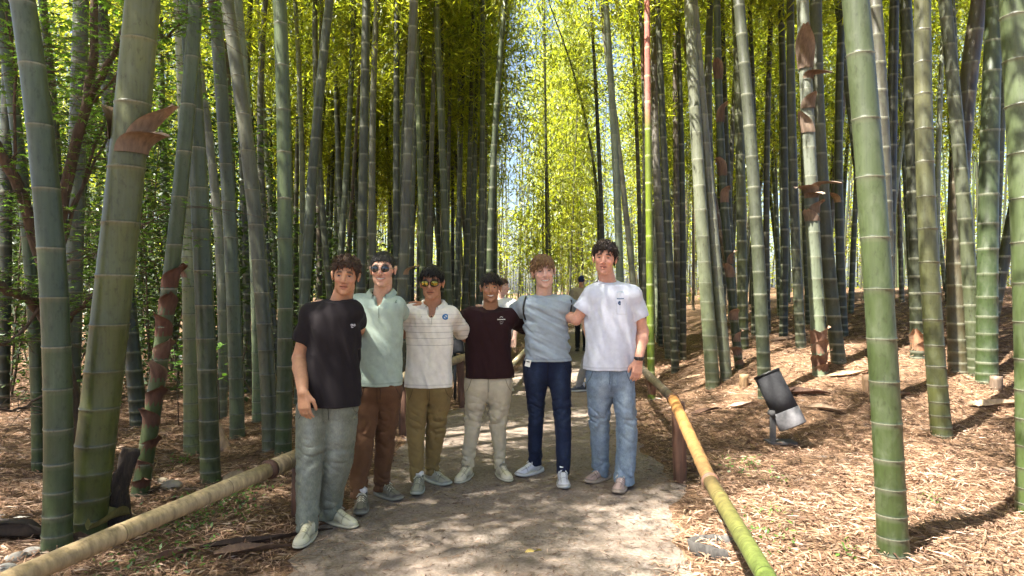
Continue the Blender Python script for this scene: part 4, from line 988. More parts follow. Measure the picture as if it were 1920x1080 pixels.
def f_loft(rows, e=2.4, disp=None):
    """rows: (z, cx, cy, a, b) ascending z"""
    rows = np.array(rows, float); rows = rows[np.argsort(rows[:, 0])]; zz = rows[:, 0]
    def ip(k, Z):
        # smooth interpolation
        return np.interp(Z, zz, rows[:, k])
    def f(X, Y, Z):
        Zr = Z.ravel(); cx, cy, a, b = [ip(k, Zr)[None, None, :] for k in (1, 2, 3, 4)]
        q = (np.abs((X - cx) / a) ** e + np.abs((Y - cy) / b) ** e) ** (1 / e)
        v = (q - 1) * np.minimum(a, b)
        if disp is not None: v = v + disp(X, Y, Z)
        return np.maximum(v, np.maximum(zz[0] - Z, Z - zz[-1]))
    lo = np.array([(rows[:, 1] - rows[:, 3]).min(), (rows[:, 2] - rows[:, 4]).min(), zz[0]]); hi = np.array([(rows[:, 1] + rows[:, 3]).max(), (rows[:, 2] + rows[:, 4]).max(), zz[-1]])
    return f, lo, hi
def densify(rows, n=40):
    rows = np.array(rows, float); rows = rows[np.argsort(rows[:, 0])]; z = np.linspace(rows[0, 0], rows[-1, 0], n)
    out = np.stack([z] + [np.interp(z, rows[:, 0], rows[:, k]) for k in range(1, 5)], 1)
    for _ in range(4): out[1:-1, 1:] = (out[:-2, 1:] + 2 * out[1:-1, 1:] + out[2:, 1:]) / 4
    return out

def m_skin():
    m, N, L, P = new_mat('skin'); c = ncol(N); v = ncoord(N, L); n = nnoise(N, L, v, 60, 4)
    c = nmix(N, L, 1.0, c, nramp(N, L, n, [(.3, (.90, .88, .87)), (.7, (1.08, 1.06, 1.05))]), 'MULTIPLY')
    L.new(c, P.inputs['Base Color']); P.inputs['Roughness'].default_value = .48; P.inputs['Specular IOR Level'].default_value = .38
    P.inputs['Subsurface Weight'].default_value = .10; P.inputs['Subsurface Radius'].default_value = (.012, .005, .003); P.inputs['Subsurface Scale'].default_value = 1.0
    nbump(N, L, nnoise(N, L, v, 220, 3), .15, .002, P); return m
def m_cloth(name, weave=900, bump=.25, rough=.9, stripes=None, denim=False):
    m, N, L, P = new_mat(name); c = ncol(N); v = ncoord(N, L)
    n = nnoise(N, L, v, 22, 5, .65); amt = .22 if denim else .10
    c = nmix(N, L, 1.0, c, nramp(N, L, n, [(.28, (1 - amt,) * 3), (.72, (1 + amt,) * 3)]), 'MULTIPLY')
    if denim:
        w = nnoise(N, L, ncoord(N, L, (260, 260, 60)), 1, 3, .6); c = nmix(N, L, 1.0, c, nramp(N, L, w, [(.3, (.8, .82, .85)), (.7, (1.2, 1.18, 1.15))]), 'MULTIPLY')
    if stripes:
        s = N.new('ShaderNodeSeparateXYZ'); L.new(v, s.inputs[0]); tot = None
        for z, w_, a in stripes:
            k = nmath(N, L, 'MULTIPLY', nmath(N, L, 'LESS_THAN', nmath(N, L, 'ABSOLUTE', nmath(N, L, 'SUBTRACT', s.outputs[2], z)), w_), a)
            tot = k if tot is None else nmath(N, L, 'MAXIMUM', tot, k)
        c = nmix(N, L, tot, c, (.10, .075, .07))
    L.new(c, P.inputs['Base Color']); P.inputs['Roughness'].default_value = rough; P.inputs['Specular IOR Level'].default_value = .2
    P.inputs['Sheen Weight'].default_value = .03; P.inputs['Sheen Roughness'].default_value = .5
    h = nmath(N, L, 'ADD', nnoise(N, L, v, weave, 2), nmath(N, L, 'MULTIPLY', nnoise(N, L, v, 35, 3), 2.0))
    nbump(N, L, h, bump, .004, P); return m
def m_hair():
    m, N, L, P = new_mat('hair'); c = ncol(N); n = nnoise(N, L, ncoord(N, L, (240, 240, 50)), 1, 4, .7, 1.2)
    c = nmix(N, L, 1.0, c, nramp(N, L, n, [(.3, (.45, .42, .4)), (.75, (1.55, 1.5, 1.45))]), 'MULTIPLY')
    L.new(c, P.inputs['Base Color']); P.inputs['Roughness'].default_value = .5; P.inputs['Specular IOR Level'].default_value = .35
    nbump(N, L, n, .7, .008, P); return m
M_SKIN = m_skin(); M_TEE = m_cloth('tee_cotton'); M_DENIM = m_cloth('denim', 600, .35, .9, denim=True); M_CHINO = m_cloth('chino', 800, .25); M_HAIR = m_hair()
M_SHOE = m_vcol('shoe_upper', .6, 30, .12, .3, 300); M_SOLE = m_vcol('shoe_sole', .7, 25, .15, .2, 100)
M_EYE = m_vcol('eye', .15, None); M_PRINT = m_vcol('shirt_print', .8, None); M_LENS = m_plain('sunglass_lens', (.012, .013, .014), .08, .0, .8)
M_GOLD = m_plain('mirror_lens', (.26, .20, .04), .06, .9); M_METAL = m_plain('thin_metal', (.45, .38, .25), .3, .9)

def hand(vol, w, d, n, t, curl=.45, s=1.0, spread=1.0):
    """palm and five fingers; w wrist, d along fingers, n out of the back of the hand, t towards the thumb"""
    w, d, n, t = [np.asarray(q, float) for q in (w, d, n, t)]
    d /= np.linalg.norm(d); n = n - d * (n @ d); n /= np.linalg.norm(n); t = t - d * (t @ d) - n * (t @ n); t /= np.linalg.norm(t)
    offs = (.030, .010, -.010, -.029); lens = (.072, .080, .074, .058)
    for o_, ln in zip(offs, lens):
        k0 = w + t * o_ * .55 * s; k1 = w + d * (.092 - .10 * abs(o_ - .006)) * s + t * o_ * spread * s
        vol.add(*f_cone(k0, k1, .0165 * s, .0125 * s), k=.012)
        p = k1; a = .12 + curl * .35
        for q, (fr_, rr) in enumerate(((.46, .0098), (.31, .0088), (.23, .0078))):
            v = d * math.cos(a) - n * math.sin(a) + t * o_ * .9
            p2 = p + v / np.linalg.norm(v) * ln * fr_ * s; vol.add(*f_cone(p, p2, rr * s * 1.04, rr * s * .95), k=.003); p = p2; a += curl * .75
    p = w + d * .022 * s + t * .026 * s - n * .006; v = d * .72 + t * .55 - n * .25; v /= np.linalg.norm(v)
    p2 = p + v * .044 * s; p3 = p2 + (d * .93 + t * .12 - n * .3) / 1.0 * .032 * s; p4 = p3 + (d * .95 - t * .05 - n * .3) * .024 * s
    vol.add(*f_cone(w + t * .012, p2, .017 * s, .0125 * s), k=.012); vol.add(*f_cone(p2, p3, .0115 * s, .0105 * s), k=.004); vol.add(*f_cone(p3, p4, .0105 * s, .0085 * s), k=.003)

def rot_head(yaw, roll, pitch):
    return np.array((Matrix.Rotation(R(yaw), 3, 'Z') @ Matrix.Rotation(R(roll), 3, 'Y') @ Matrix.Rotation(R(pitch), 3, 'X')))
def shoe_mesh(root, P, base, yaw, loc):
    """one shoe as a part with sole and laces"""
    up, so_, la = P['shoe']; style = P.get('shoe_style', 'court'); ln = P.get('shoe_len', .29)
    v = Vol((-.07, -.18, -.01), (.07, .17, .16), .0055)
    v.add(*f_ell((0, -.078, .024), (.043, .062, .036)), k=.02); v.add(*f_ell((.0, .060, .045), (.034, .060, .05)), k=.02)
    v.add(*f_cone((0, -.055, .034), (0, .030, .070), .032, .034), k=.025); v.add(*f_cone((0, .05, .05), (0, .06, .10), .035, .033), k=.015)
    v.cut(*f_ell((0, .04, .135), (.030, .045, .045)), k=.006)
    v.cut(lambda X, Y, Z: Z - .012 + 0 * X + 0 * Y, (-.1, -.2, -.02), (.1, .2, .012), k=.004)
    V, Q = v.mesh(); V = relax(V, Q, 1); V = V * (1, ln / .29, 1)
    cy, sy = math.cos(yaw), math.sin(yaw); Rm = np.array([[cy, -sy, 0], [sy, cy, 0], [0, 0, 1]])
    col = np.tile(up, (len(V), 1)).astype(float)
    if P.get('toe'): 
        k = smoothstep(-.075, -.10, V[:, 1])[:, None] * (V[:, 2:3] < .05); col = col * (1 - k) + np.array(P['toe']) * k
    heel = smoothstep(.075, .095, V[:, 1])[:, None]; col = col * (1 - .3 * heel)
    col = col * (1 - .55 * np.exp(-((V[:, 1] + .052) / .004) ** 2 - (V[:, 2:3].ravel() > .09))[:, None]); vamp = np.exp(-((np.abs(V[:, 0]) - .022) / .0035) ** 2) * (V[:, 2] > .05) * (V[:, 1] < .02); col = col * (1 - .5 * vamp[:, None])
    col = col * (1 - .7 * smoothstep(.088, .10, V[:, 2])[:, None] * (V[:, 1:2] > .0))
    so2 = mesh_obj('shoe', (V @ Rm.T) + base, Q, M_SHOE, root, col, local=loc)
    # sole: flared outline
    t = np.linspace(0, 2 * np.pi, 36, endpoint=False); yy = -np.cos(t) * .143 * ln / .29 ; wv = .0435 + .0085 * np.cos((yy + .06) * 14); xx = np.sin(t) * wv * (np.abs(np.sin(t)) ** -.35 if False else 1)
    xx = np.sign(np.sin(t)) * np.abs(np.sin(t)) ** .62 * wv
    th = .030 if style == 'run' else .024; rows = ((.002, .96), (.006, 1.01), (th * .6, 1.03), (th, .98), (th + .004, .86)); Vs = []
    for z, k in rows: Vs += [(x * k, y * k + (.006 if z < .01 else 0), z + (.010 * max(0, (-y - .09) / .05) if style == 'run' else 0) + (.012 * smoothstep(.05, .14, y) if style == 'run' and z > .01 else 0)) for x, y in zip(xx, yy)]
    n = 36; Fs = [(i * n + j, i * n + (j + 1) % n, (i + 1) * n + (j + 1) % n, (i + 1) * n + j) for i in range(len(rows) - 1) for j in range(n)] + [tuple(range(n - 1, -1, -1)), tuple((len(rows) - 1) * n + j for j in range(n))]
    cs_ = np.tile(so_, (len(Vs), 1)).astype(float); cs_[-72:] *= .45; cs_[:36] *= .35; cs_[36:72] *= .75
    mesh_obj('sole', (np.array(Vs) @ Rm.T) + base, Fs, M_SOLE, so2, cs_, local=loc)
    mb = MB()
    for k in range(5):
        y = -.060 + k * .019; z = .0665 + (y + .055) * .42
        for s in (-1, 1):
            V2, F2 = tube([(s * .025, y - .002, z - .012), (s * .010, y + .004, z + .002), (-s * .014, y + .014, z + .003)], .0036, 5); mb.add((V2 @ Rm.T) + base, F2, la)
    for s in (-1, 1):
        V2, F2 = tube([(0, .026, .107), (s * .020, .010, .106), (s * .034, -.004, .090), (s * .012, .016, .103)], .003, 5); mb.add((V2 @ Rm.T) + base, F2, la)
    mb.obj('laces', M_SHOE, so2, local=loc)

def person(P):
    d = P['d']; J = lambda q: at(q[0], q[1], d + (q[2] if len(q) > 2 else 0))
    hm = P.get('res', 1.0)
    foot = []
    for fx, fy, yw in P['feet']:
        x, y, z = px_ground(fx, fy); z += .012; yaw = R(yw); fwd = np.array([math.sin(yaw), -math.cos(yaw), 0]); foot.append((np.array([x, y, z]), yaw, np.array([x, y, z]) - fwd * .065))
    base = (foot[0][0] + foot[1][0]) / 2; loc = np.array([base[0], d, base[2]])
    root = empty('person', loc); tag(root, P['label'], 'person', P.get('group'))
    hc = at(P['head'][0], P['head'][1] + P['head'][2] * .035, d + P.get('headdd', -.02)); S = P['head'][2] * 1.055 / .23 * d / F; Rm = rot_head(*P['head'][3:6])
    nb = J(P['neck'])
    HL = lambda q: hc + S * (Rm @ np.asarray(q, float))
    # ---------------- body: torso core, neck, head, arms, hands
    arms = [(J(a['sh']), J(a['el']), J(a['wr']), a) for a in P['arms']]
    rows = [(CAMZ - (py - CY) / F * d, ((xl + xr) / 2 - CX) / F * d, d + P.get('lean', 0), (xr - xl) / 2 / F * d) for py, xl, xr in P['torso']]
    pts = [hc - .16, hc + .16, nb] + [q for a in arms for q in a[:3]] + [np.array([r[1] + s * r[3], r[2], r[0]]) for r in rows for s in (-1, 1)]
    pts = np.array(pts); ext = .13
    lo = pts.min(0) - ext; hi = pts.max(0) + ext; lo[2] = min(lo[2], pts[:, 2].min() - .12)
    v = Vol(lo, hi, .0048 * hm)
    core = [(z - (.055 if i == 0 else .01), x, y, max(.05, a * (.6 if i == 0 else .80)), P.get('depth', .115) * (.6 if i == 0 else .84)) for i, (z, x, y, a) in enumerate(rows)]
    v.add(*f_loft(densify(core), 2.2), k=.0)
    ztop = max(r[0] for r in rows)
    for J0, J1, J2, a in arms:
        r1, r2, r3 = a.get('r', (.050, .040, .028)); m = J1 + (J2 - J1) * .28
        v.add(*f_cone(nb + (0, .012, -.056), J0, .05, .05), k=.03)
        v.add(*f_cone(J0, J1, r1, r2), k=.02); v.add(*f_cone(J1, m, r2, r2 * 1.06), k=.015); v.add(*f_cone(m, J2, r2 * 1.06, r3), k=.015)
        if 'hand' in a: 
            hd = a['hand']; hand(v, J2, hd[0], hd[1], hd[2], hd[3], P.get('hs', 1.0))
        else:
            u = (J2 - J1) / np.linalg.norm(J2 - J1); hand(v, J2, u, (0, 1, .2), (0, 0, 1), .5)
    v.add(*f_cone(HL((0, .026, -.066)), nb + (0, .018, -.03), .055 * S * P.get('nk', 1), .064 * P.get('nk', 1)), k=.016)
    E = lambda c, r, k, fn=v.add: fn(*f_ell(HL(c), r, Rm, S), k=k)
    fw = P.get('fw', 1.0)
    E((0, .012, .028), (.073, .093, .086), .01); E((0, -.026, -.022), (.0615 * fw, .060, .078), .02); E((0, -.034, -.066), (.047 * fw, .050, .044), .02)
    E((0, -.070, -.098), (.022, .018, .017), .018)
    E((0, -.077, .024), (.048, .014, .010), .012)
    for s in (-1, 1):
        E((s * .037 * fw, -.062, -.026), (.020, .022, .018), .016); E((s * .040 * fw, -.016, -.068), (.014, .030, .022), .02)
    for s in (-1, 1): E((s * .031, -.094, .004), (.017, .014, .0095), .010, v.cut)
    v.add(*f_cone(HL((0, -.084, .012)), HL((0, -.107, -.030)), .0085 * S, .0115 * S), k=.008)
    for s in (-1, 1): E((s * .0125, -.095, -.035), (.0085, .011, .0075), .005)
    sm = P.get('smile', .3); zm = -.062
    E((0, -.086, zm + .007), (.023, .0105, .0055), .005); E((0, -.084, zm - .008), (.019, .011, .0065), .005)
    for s in (-1, 1): E((s * .014, -.083, zm + .006 + sm * .002), (.013, .009, .005), .005)
    wd = .021 + .008 * sm
    for q in np.linspace(-1, 1, 7): E((q * wd, -.095 + .012 * q * q, zm + sm * 9 * (q * wd) ** 2), (.006, .006, .0028 + .006 * max(0, sm - .5)), .002, v.cut)
    for s in (-1, 1): E((s * .077, .006, -.006), (.0085, .019, .030), .006); E((s * .085, .010, .010), (.006, .014, .016), .006)
    V, Q = v.mesh(); V = relax(V, Q, 1, .35)
    Lc = (V - hc) @ Rm / S   # head-local
    sk = np.minimum(np.array(P['skin']) * np.array([1.14, 1.17, 1.19]), .72); C = np.tile(sk, (len(V), 1))
    front = (Lc[:, 1] < -.02) & (np.abs(Lc[:, 0]) < .09) & (np.abs(Lc[:, 2]) < .13)
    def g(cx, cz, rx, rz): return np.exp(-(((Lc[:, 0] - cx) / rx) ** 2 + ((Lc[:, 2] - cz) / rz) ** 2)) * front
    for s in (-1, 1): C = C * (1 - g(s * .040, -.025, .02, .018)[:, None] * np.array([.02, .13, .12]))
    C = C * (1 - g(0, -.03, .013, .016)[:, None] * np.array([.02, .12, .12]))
    zc = zm + sm * 9 * np.minimum(np.abs(Lc[:, 0]), .03) ** 2
    lip = np.exp(-((np.abs(Lc[:, 2] - zc) / .0105) ** 4)) * smoothstep(wd + .004, wd - .006, np.abs(Lc[:, 0])) * (Lc[:, 1] < -.06)
    C = C * (1 - .8 * lip[:, None]) + .8 * lip[:, None] * sk * np.array([.85, .55, .55])
    mth = np.exp(-((Lc[:, 2] - zc) / .0032) ** 2) * smoothstep(wd + .006, wd - .002, np.abs(Lc[:, 0])) * (Lc[:, 1] < -.06); C = C * (1 - .8 * mth[:, None])
    hcol = np.array(P['hair'])
    bz = .0275 - 1.2 * np.maximum(np.abs(Lc[:, 0]) - .034, 0) * .5
    brow = np.exp(-((Lc[:, 2] - bz) / .0070) ** 4) * smoothstep(.010, .016, np.abs(Lc[:, 0])) * smoothstep(.054, .044, np.abs(Lc[:, 0])) * (Lc[:, 1] < -.045)
    C = C * (1 - .93 * brow[:, None]) + .93 * brow[:, None] * hcol * .9
    if P.get('stubble'):
        st = smoothstep(-.035, -.06, Lc[:, 2]) * (Lc[:, 2] > -.13) * (Lc[:, 1] < .02) * (np.abs(Lc[:, 0]) < .08); C = C * (1 - P['stubble'] * st[:, None] * np.array([.5, .45, .4]))
    mesh_obj('body', V, Q, M_SKIN, root, C, local=loc)
    # ---------------- eyes, teeth
    if not P.get('glasses') and hm < 1.5:
        for s in (-1, 1):
            U, T = np.meshgrid(np.linspace(0, 2 * np.pi, 17), np.linspace(0, np.pi, 13)); a = np.stack([np.sin(T) * np.cos(U), -np.cos(T), np.sin(T) * np.sin(U)], -1).reshape(-1, 3)
            loc_e = a * (.0140, .009, .0046 * P.get('eye', 1)) + (s * .031, -.0770, .0040); c = np.tile((.34, .30, .28), (len(a), 1)).astype(float)
            ir = (a[:, 0] ** 2 * 4.4 + a[:, 2] ** 2 * .8 < .95) & (a[:, 1] < 0); c[ir] = P.get('iris', (.035, .018, .01)); c[a[:, 2] > .45] = (.03, .018, .014)  # dark top of the eye paints lashes and lid shadow together
            mesh_obj('eye', hc + S * (loc_e @ Rm.T), grid_faces(17, 13)[:, ::-1], M_EYE, root, c, local=loc)
    if sm > .6 and hm < 1.5:
        U, T = np.meshgrid(np.linspace(-1, 1, 13), np.linspace(-1, 1, 5)); x = U * wd * .92
        a = np.stack([x, -.0935 + .013 * U ** 2 + .002 * T ** 2, zm + .0005 + sm * 9 * x ** 2 + T * .0052 * (1 - .7 * U ** 2)], -1).reshape(-1, 3)
        mesh_obj('teeth', hc + S * (a @ Rm.T), grid_faces(13, 5), M_EYE, root, np.tile((.60, .56, .50), (len(a), 1)), local=loc)
    # ---------------- hair
    st = P.get('hairstyle', 'short'); th = {'short': .006, 'curly': .016, 'fringe': .013, 'wavy': .015, 'buzz': .004, 'cap': .004}[st]
    vh = Vol(HL((0, .01, .05)) - .165 * S, HL((0, .01, .05)) + .165 * S, .0048 * hm)
    amp = {'short': .003, 'curly': .0075, 'fringe': .0045, 'wavy': .0065, 'buzz': .001, 'cap': .002}[st]; sc = {'curly': .032, 'wavy': .036}.get(st, .03)
    hl = P.get('hairline', .058); lowb = P.get('hairlow', -.045)
    def fh(X, Y, Z):
        x, y, z = X - hc[0], Y - hc[1], Z - hc[2]
        x, y, z = [(Rm[0, k] * x + Rm[1, k] * y + Rm[2, k] * z) / S for k in range(3)]
        tt = th * (.45 + .55 * smoothstep(.01, .07, z)) ; top = P.get('vol', 1.0)
        r = np.array([.0745, .0945, .088]); rz = .088 + th * top * .9
        q = np.sqrt((x / (.0745 + tt)) ** 2 + ((y - .012) / (.0945 + tt)) ** 2 + ((z - .028) / rz) ** 2); f = (q - 1) * .085
        zz = np.interp(y.ravel(), [-.12, -.070, -.045, -.012, .012, .05, .1], [hl, hl, hl - .012, -.012, .0, lowb, lowb - .015]).reshape(y.shape)
        side = smoothstep(.030, .065, np.abs(x)) * (y < -.03); zz = zz - side * P.get('temple', .006)
        if st in ('fringe', 'wavy', 'curly'): zz = zz + .009 * np.sin(x * 150 + P['seed']) + .006 * np.sin(x * 310 + 1.3 * P['seed'])
        nz = wnoise(x, y, z * (.55 if st == 'fringe' else 1), sc, P['seed'] % 4) * amp
        f = f + nz
        return np.maximum(f, (zz - z) * .75) * S
    vh.add(fh, HL((0, .01, .05)) - .16 * S, HL((0, .01, .05)) + .16 * S, 0)
    V, Q = vh.mesh(); V = relax(V, Q, 1, .3)
    hmesh = mesh_obj('hair', V, Q, M_HAIR if st != 'cap' else M_TEE, root, np.tile(hcol, (len(V), 1)), local=loc)
    if st not in ('buzz', 'cap') and hm < 1.5:
        lr = np.random.default_rng(P['seed']); mb = MB()
        Lh = (V - hc) @ Rm / S; cand = np.nonzero((Lh[:, 2] > .02) | (Lh[:, 1] > .02))[0]
        for i in lr.choice(cand, P.get('locks', 420)):
            p0 = Lh[i]; nrm = np.array([p0[0], p0[1] * .6, p0[2] - .0]); nrm /= np.linalg.norm(nrm)
            tan = np.cross(nrm, lr.normal(size=3)); tan /= np.linalg.norm(tan)
            if st in ('fringe', 'short'): tan = np.array([tan[0] * .3 + P.get('sweep', .0), -.7 if p0[1] < 0.03 else .4, -.45])
            L_ = lr.uniform(.014, .030) * (1.2 if st != 'short' else .45)
            w_ = lr.uniform(.3, 1.0) if st in ('curly', 'wavy') else .12
            Pp = np.array([p0 - nrm * .004, p0 + nrm * .006 * w_ + tan * L_ * .4, p0 + nrm * .008 * w_ + tan * L_ * .8 - (0, 0, .004), p0 + nrm * .003 + tan * L_ * 1.0 - (0, 0, .010)])
            V2, F2 = tube(hc + S * (Pp @ Rm.T), np.array([.0028, .0034, .0024, .0005]) * S * (.7 if st == 'short' else 1), 4, False); mb.add(V2, F2, hcol * lr.uniform(.6, 1.5))
        mb.obj('locks', M_HAIR, hmesh, local=loc)
    # ---------------- shirt
    lr = np.random.default_rng(P['seed'])
    amp, th_, sx, szs = P.get('folds', (.004, .3, .11, .35)); amp *= 1.5
    def disp(X, Y, Z):
        u = X * math.cos(th_) + Z * math.sin(th_); w = -X * math.sin(th_) + Z * math.cos(th_)
        base_ = wnoise(u, Y * .6, w * szs, sx, P['seed'] % 5) * amp + wnoise(u, Y * .6, w * szs, sx * .45, (P['seed'] + 2) % 5) * amp * .45
        low = .006 * np.sin(X * 38 + P['seed']) * smoothstep(.35, 0, Z - min(r[0] for r in rows))
        rd = 1 - np.abs(wnoise(u * .9, Y * .6, w * szs * .8, sx * 1.25, (P['seed'] + 1) % 5)); msk = smoothstep(-.3, .7, wnoise(X, Y, Z, .42, (P['seed'] + 4) % 5))
        return base_ + low - amp * 1.5 * np.clip(rd, 0, 1) ** 3 * msk
    dep = P.get('depth', .115)
    srows = [(z - (.012 if i == 0 else 0), x, y, a * (.80 if i == 0 else 1), dep * ((1.0, 1.0, 1.04, 1.1)[min(3, max(0, i - (len(rows) - 4)))] if i else .74)) for i, (z, x, y, a) in enumerate(rows)]
    pts2 = np.array([np.array([r[1] + s * r[3], r[2], r[0]]) for r in rows for s in (-1, 1)] + [J0 + (J1 - J0) * a.get('sl', .6) for J0, J1, J2, a in arms] + [nb])
    vs = Vol(pts2.min(0) - .16, pts2.max(0) + .14, .0062 * hm)
    vs.add(*f_loft(densify(srows), 2.35, disp), k=0)
    for J0, J1, J2, a in arms:
        vs.add(*f_cone(nb + (0, .012, -.050), J0 + (0, 0, .002), .060, a.get('rs', .066)), k=.05)
        e = J0 + (J1 - J0) * a.get('sl', .6); u = (e - J0) / np.linalg.norm(e - J0); fc, l2, h2 = f_cone(J0, e + u * .05, a.get('rs', .066), a.get('re', .076))
        def fs(X, Y, Z, fc=fc, e=e, u=u): 
            return np.maximum(fc(X, Y, Z) + wnoise(X, Y, Z, .10, 3) * .0045, (X - e[0]) * u[0] + (Y - e[1]) * u[1] + (Z - e[2]) * u[2])
        vs.add(fs, l2, h2, k=.028)
    # clear the neck opening
    nr = .066 * P.get('nk', 1)
    def fneck(X, Y, Z): return np.maximum(np.sqrt((X - nb[0]) ** 2 + (Y - nb[1] - .010) ** 2) - nr, nb[2] - .014 + .30 * (Y - nb[1] - .010) - Z)
    vs.cut(fneck, nb - .09, nb + .14, k=.006)
    if P.get('open'): vs.cut(*f_ell(nb + (0, -.085, -.045), (.020 + .012 * P['open'], .075, .055 * P['open'] + .02)), k=.01)
    zh = min(r[0] for r in rows); 
    V, Q = vs.mesh(); V = relax(V, Q, 1, .35)
    sc_ = np.array(P['shirt']); C = np.tile(sc_, (len(V), 1)).astype(float)
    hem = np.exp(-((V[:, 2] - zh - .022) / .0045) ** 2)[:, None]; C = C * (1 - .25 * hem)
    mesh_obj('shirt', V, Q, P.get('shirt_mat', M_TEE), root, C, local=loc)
    # collar
    if P.get('collar') == 'polo':
        A_ = np.linspace(-2.62, 2.62, 41); Vc = []
        op = P.get('open', .5)
        for r_, z_, k in ((.067, .012, 0), (.071, .036, 1), (.083, .036, 2), (.108, .006, 3)):
            for a in A_:
                fr_ = smoothstep(1.6, 2.62, abs(a)); rr = r_ * (1 + .10 * fr_); z = z_ - .030 * fr_ * (1 if k else .8) - (.030 * smoothstep(2.0, 2.62, abs(a)) if k == 3 else 0)
                ax = a; 
                Vc.append(nb + np.array([math.sin(ax) * rr * 1.02, math.cos(ax) * rr * (1.0 + .12 * fr_) + .008, z - .005 + .010 * math.cos(ax)]))
        mesh_obj('collar', Vc, grid_faces(41, 4), P.get('shirt_mat2', M_TEE), root, np.tile(sc_ * 1.02, (len(Vc), 1)), local=loc)
        mb = MB(); 
        for k in range(2):
            q = nb + (0, -dep * .80 - .012 - k * .012, -.085 - .035 * k); V2, F2 = tube([q, q + (0, -.005, 0)], .005, 8)
            mesh_obj('button', V2, F2, M_EYE, root, np.tile((.06, .05, .045), (len(V2), 1)), local=loc)
    else:
        A_ = np.linspace(0, 2 * np.pi, 49)[:-1]; ring = []
        for a in A_:
            f_ = (1 - math.cos(a)) / 2   # 0 back 1 front
            yy_ = math.cos(a) * (nr + .004); ring.append(nb + np.array([math.sin(a) * (nr + .004), yy_ + .010, -.012 + .30 * yy_ - .004 * f_ * abs(math.sin(a))]))
        ring = np.array(ring + [ring[0], ring[1]]); V2, F2 = tube(ring, .0090, 8, False); mesh_obj('collar', V2, F2, M_TEE, root, np.tile(sc_ * .9, (len(V2), 1)), local=loc)
    # ---------------- trousers
    Zp = lambda py, dd=0: CAMZ - (py - CY) / F * (d + dd)
    zc_ = Zp(P['crotch'])
    z_hip = Zp(P['torso'][-1][0]) + .10
    xl, xr = P['hip']; cxh = ((xl + xr) / 2 - CX) / F * d; ah = (xr - xl) / 2 / F * d
    vt_pts = []; legs = []
    for (lrows, ft) in zip(P['legs'], foot):
        ank = ft[2]; dank = ank[1] - d; pyh, pyb = P['torso'][-1][0], lrows[-1][0]
        rr = []
        for py, a, b in lrows:
            t = (py - pyh) / (pyb - pyh); dd = dank * smoothstep(.0, 1, t) if False else dank * np.clip(t, 0, 1) ** 1.2
            D_ = d + dd; rr.append((CAMZ - (py - CY) / F * D_, ((a + b) / 2 - CX) / F * D_, D_, (b - a) / 2 / F * D_, (b - a) / 2 / F * D_ * P.get('legb', 1.04)))
        dep_ = P.get('depth', .115); rr = [(z, x, y, a, min(b, dep_ * (.90 + .5 * smoothstep(.0, .25, rr[0][0] - z)))) for z, x, y, a, b in rr]
        t0 = rr[0]; ztop_ = max(z_hip - .03, t0[0] + .05); rr = [(ztop_, t0[1] * .7 + cxh * .3, d, t0[3] * .75, dep_ * .55), (max(Zp(P['torso'][-1][0]) - .01, t0[0] + .02), t0[1], d, t0[3] * .94, dep_ * .80)] + rr
        legs.append(rr); vt_pts += [(r[1] + s * r[3], r[2] + s * r[4], r[0]) for r in rr for s in (-1, 1)]
    vt_pts = np.array(vt_pts + [(cxh - ah, d - .14, z_hip), (cxh + ah, d + .14, z_hip)])
    vt = Vol(vt_pts.min(0) - .06, vt_pts.max(0) + .05, .0066 * hm)
    wa = P.get('wrinkle', .006) * .85
    for li, rr in enumerate(legs):
        z0_ = min(r[0] for r in rr); z1_ = max(r[0] for r in rr); zk = z0_ + (z1_ - z0_) * .52
        def dl(X, Y, Z, z0_=z0_, zk=zk, li=li):
            a = wnoise(X * .8, Y * .5, Z, .075, (P['seed'] + li) % 5) * wa
            kn = np.exp(-((Z - zk) / .11) ** 2) * 1.25 + np.exp(-((Z - z0_ - .05) / .09) ** 2) * 1.5 + .35
            n2 = wnoise(X * .55 + Z * .25 * (1 - 2 * li), Y * .4, Z, .085, (P['seed'] + 2 * li) % 5)
            a = a * .45 + np.clip(1 - np.abs(n2) * 1.15, 0, 1) ** 2.2 * wa * 1.25
            return a * kn + wnoise(X, Y, Z * .35, .09, (P['seed'] + 1) % 5) * wa * .5 + wnoise(X * .7, Y * .6, Z * 1.1, .036, (P['seed'] + 3) % 5) * wa * .3 * kn
        rr2 = densify(rr, 60); vt.add(*f_loft(rr2, 2.15, dl), k=0 if li == 0 else .006)
    zhm = Zp(P['torso'][-1][0]); prow = [(zc_ - .04, cxh, d, ah * .42, .05), (zc_ + .0, cxh, d, ah * .70, dep * .72), (zc_ + .045, cxh, d, ah * .93, dep * .90), (max(zhm - .02, zc_ + .07), cxh, d, ah * .985, dep * .97), (max(zhm + .01, zc_ + .10), cxh, d, ah * .90, dep * .90), (z_hip + .05, cxh, d, ah * .8, dep * .7)]
    vt.add(*f_loft(densify(prow, 30), 2.4, lambda X, Y, Z: wnoise(X, Y, Z * .7, .09, 1) * wa * .5), k=.03)
    V, Q = vt.mesh(); V = relax(V, Q, 1, .35)
    tc = np.array(P['pants']); C = np.tile(tc, (len(V), 1)).astype(float)
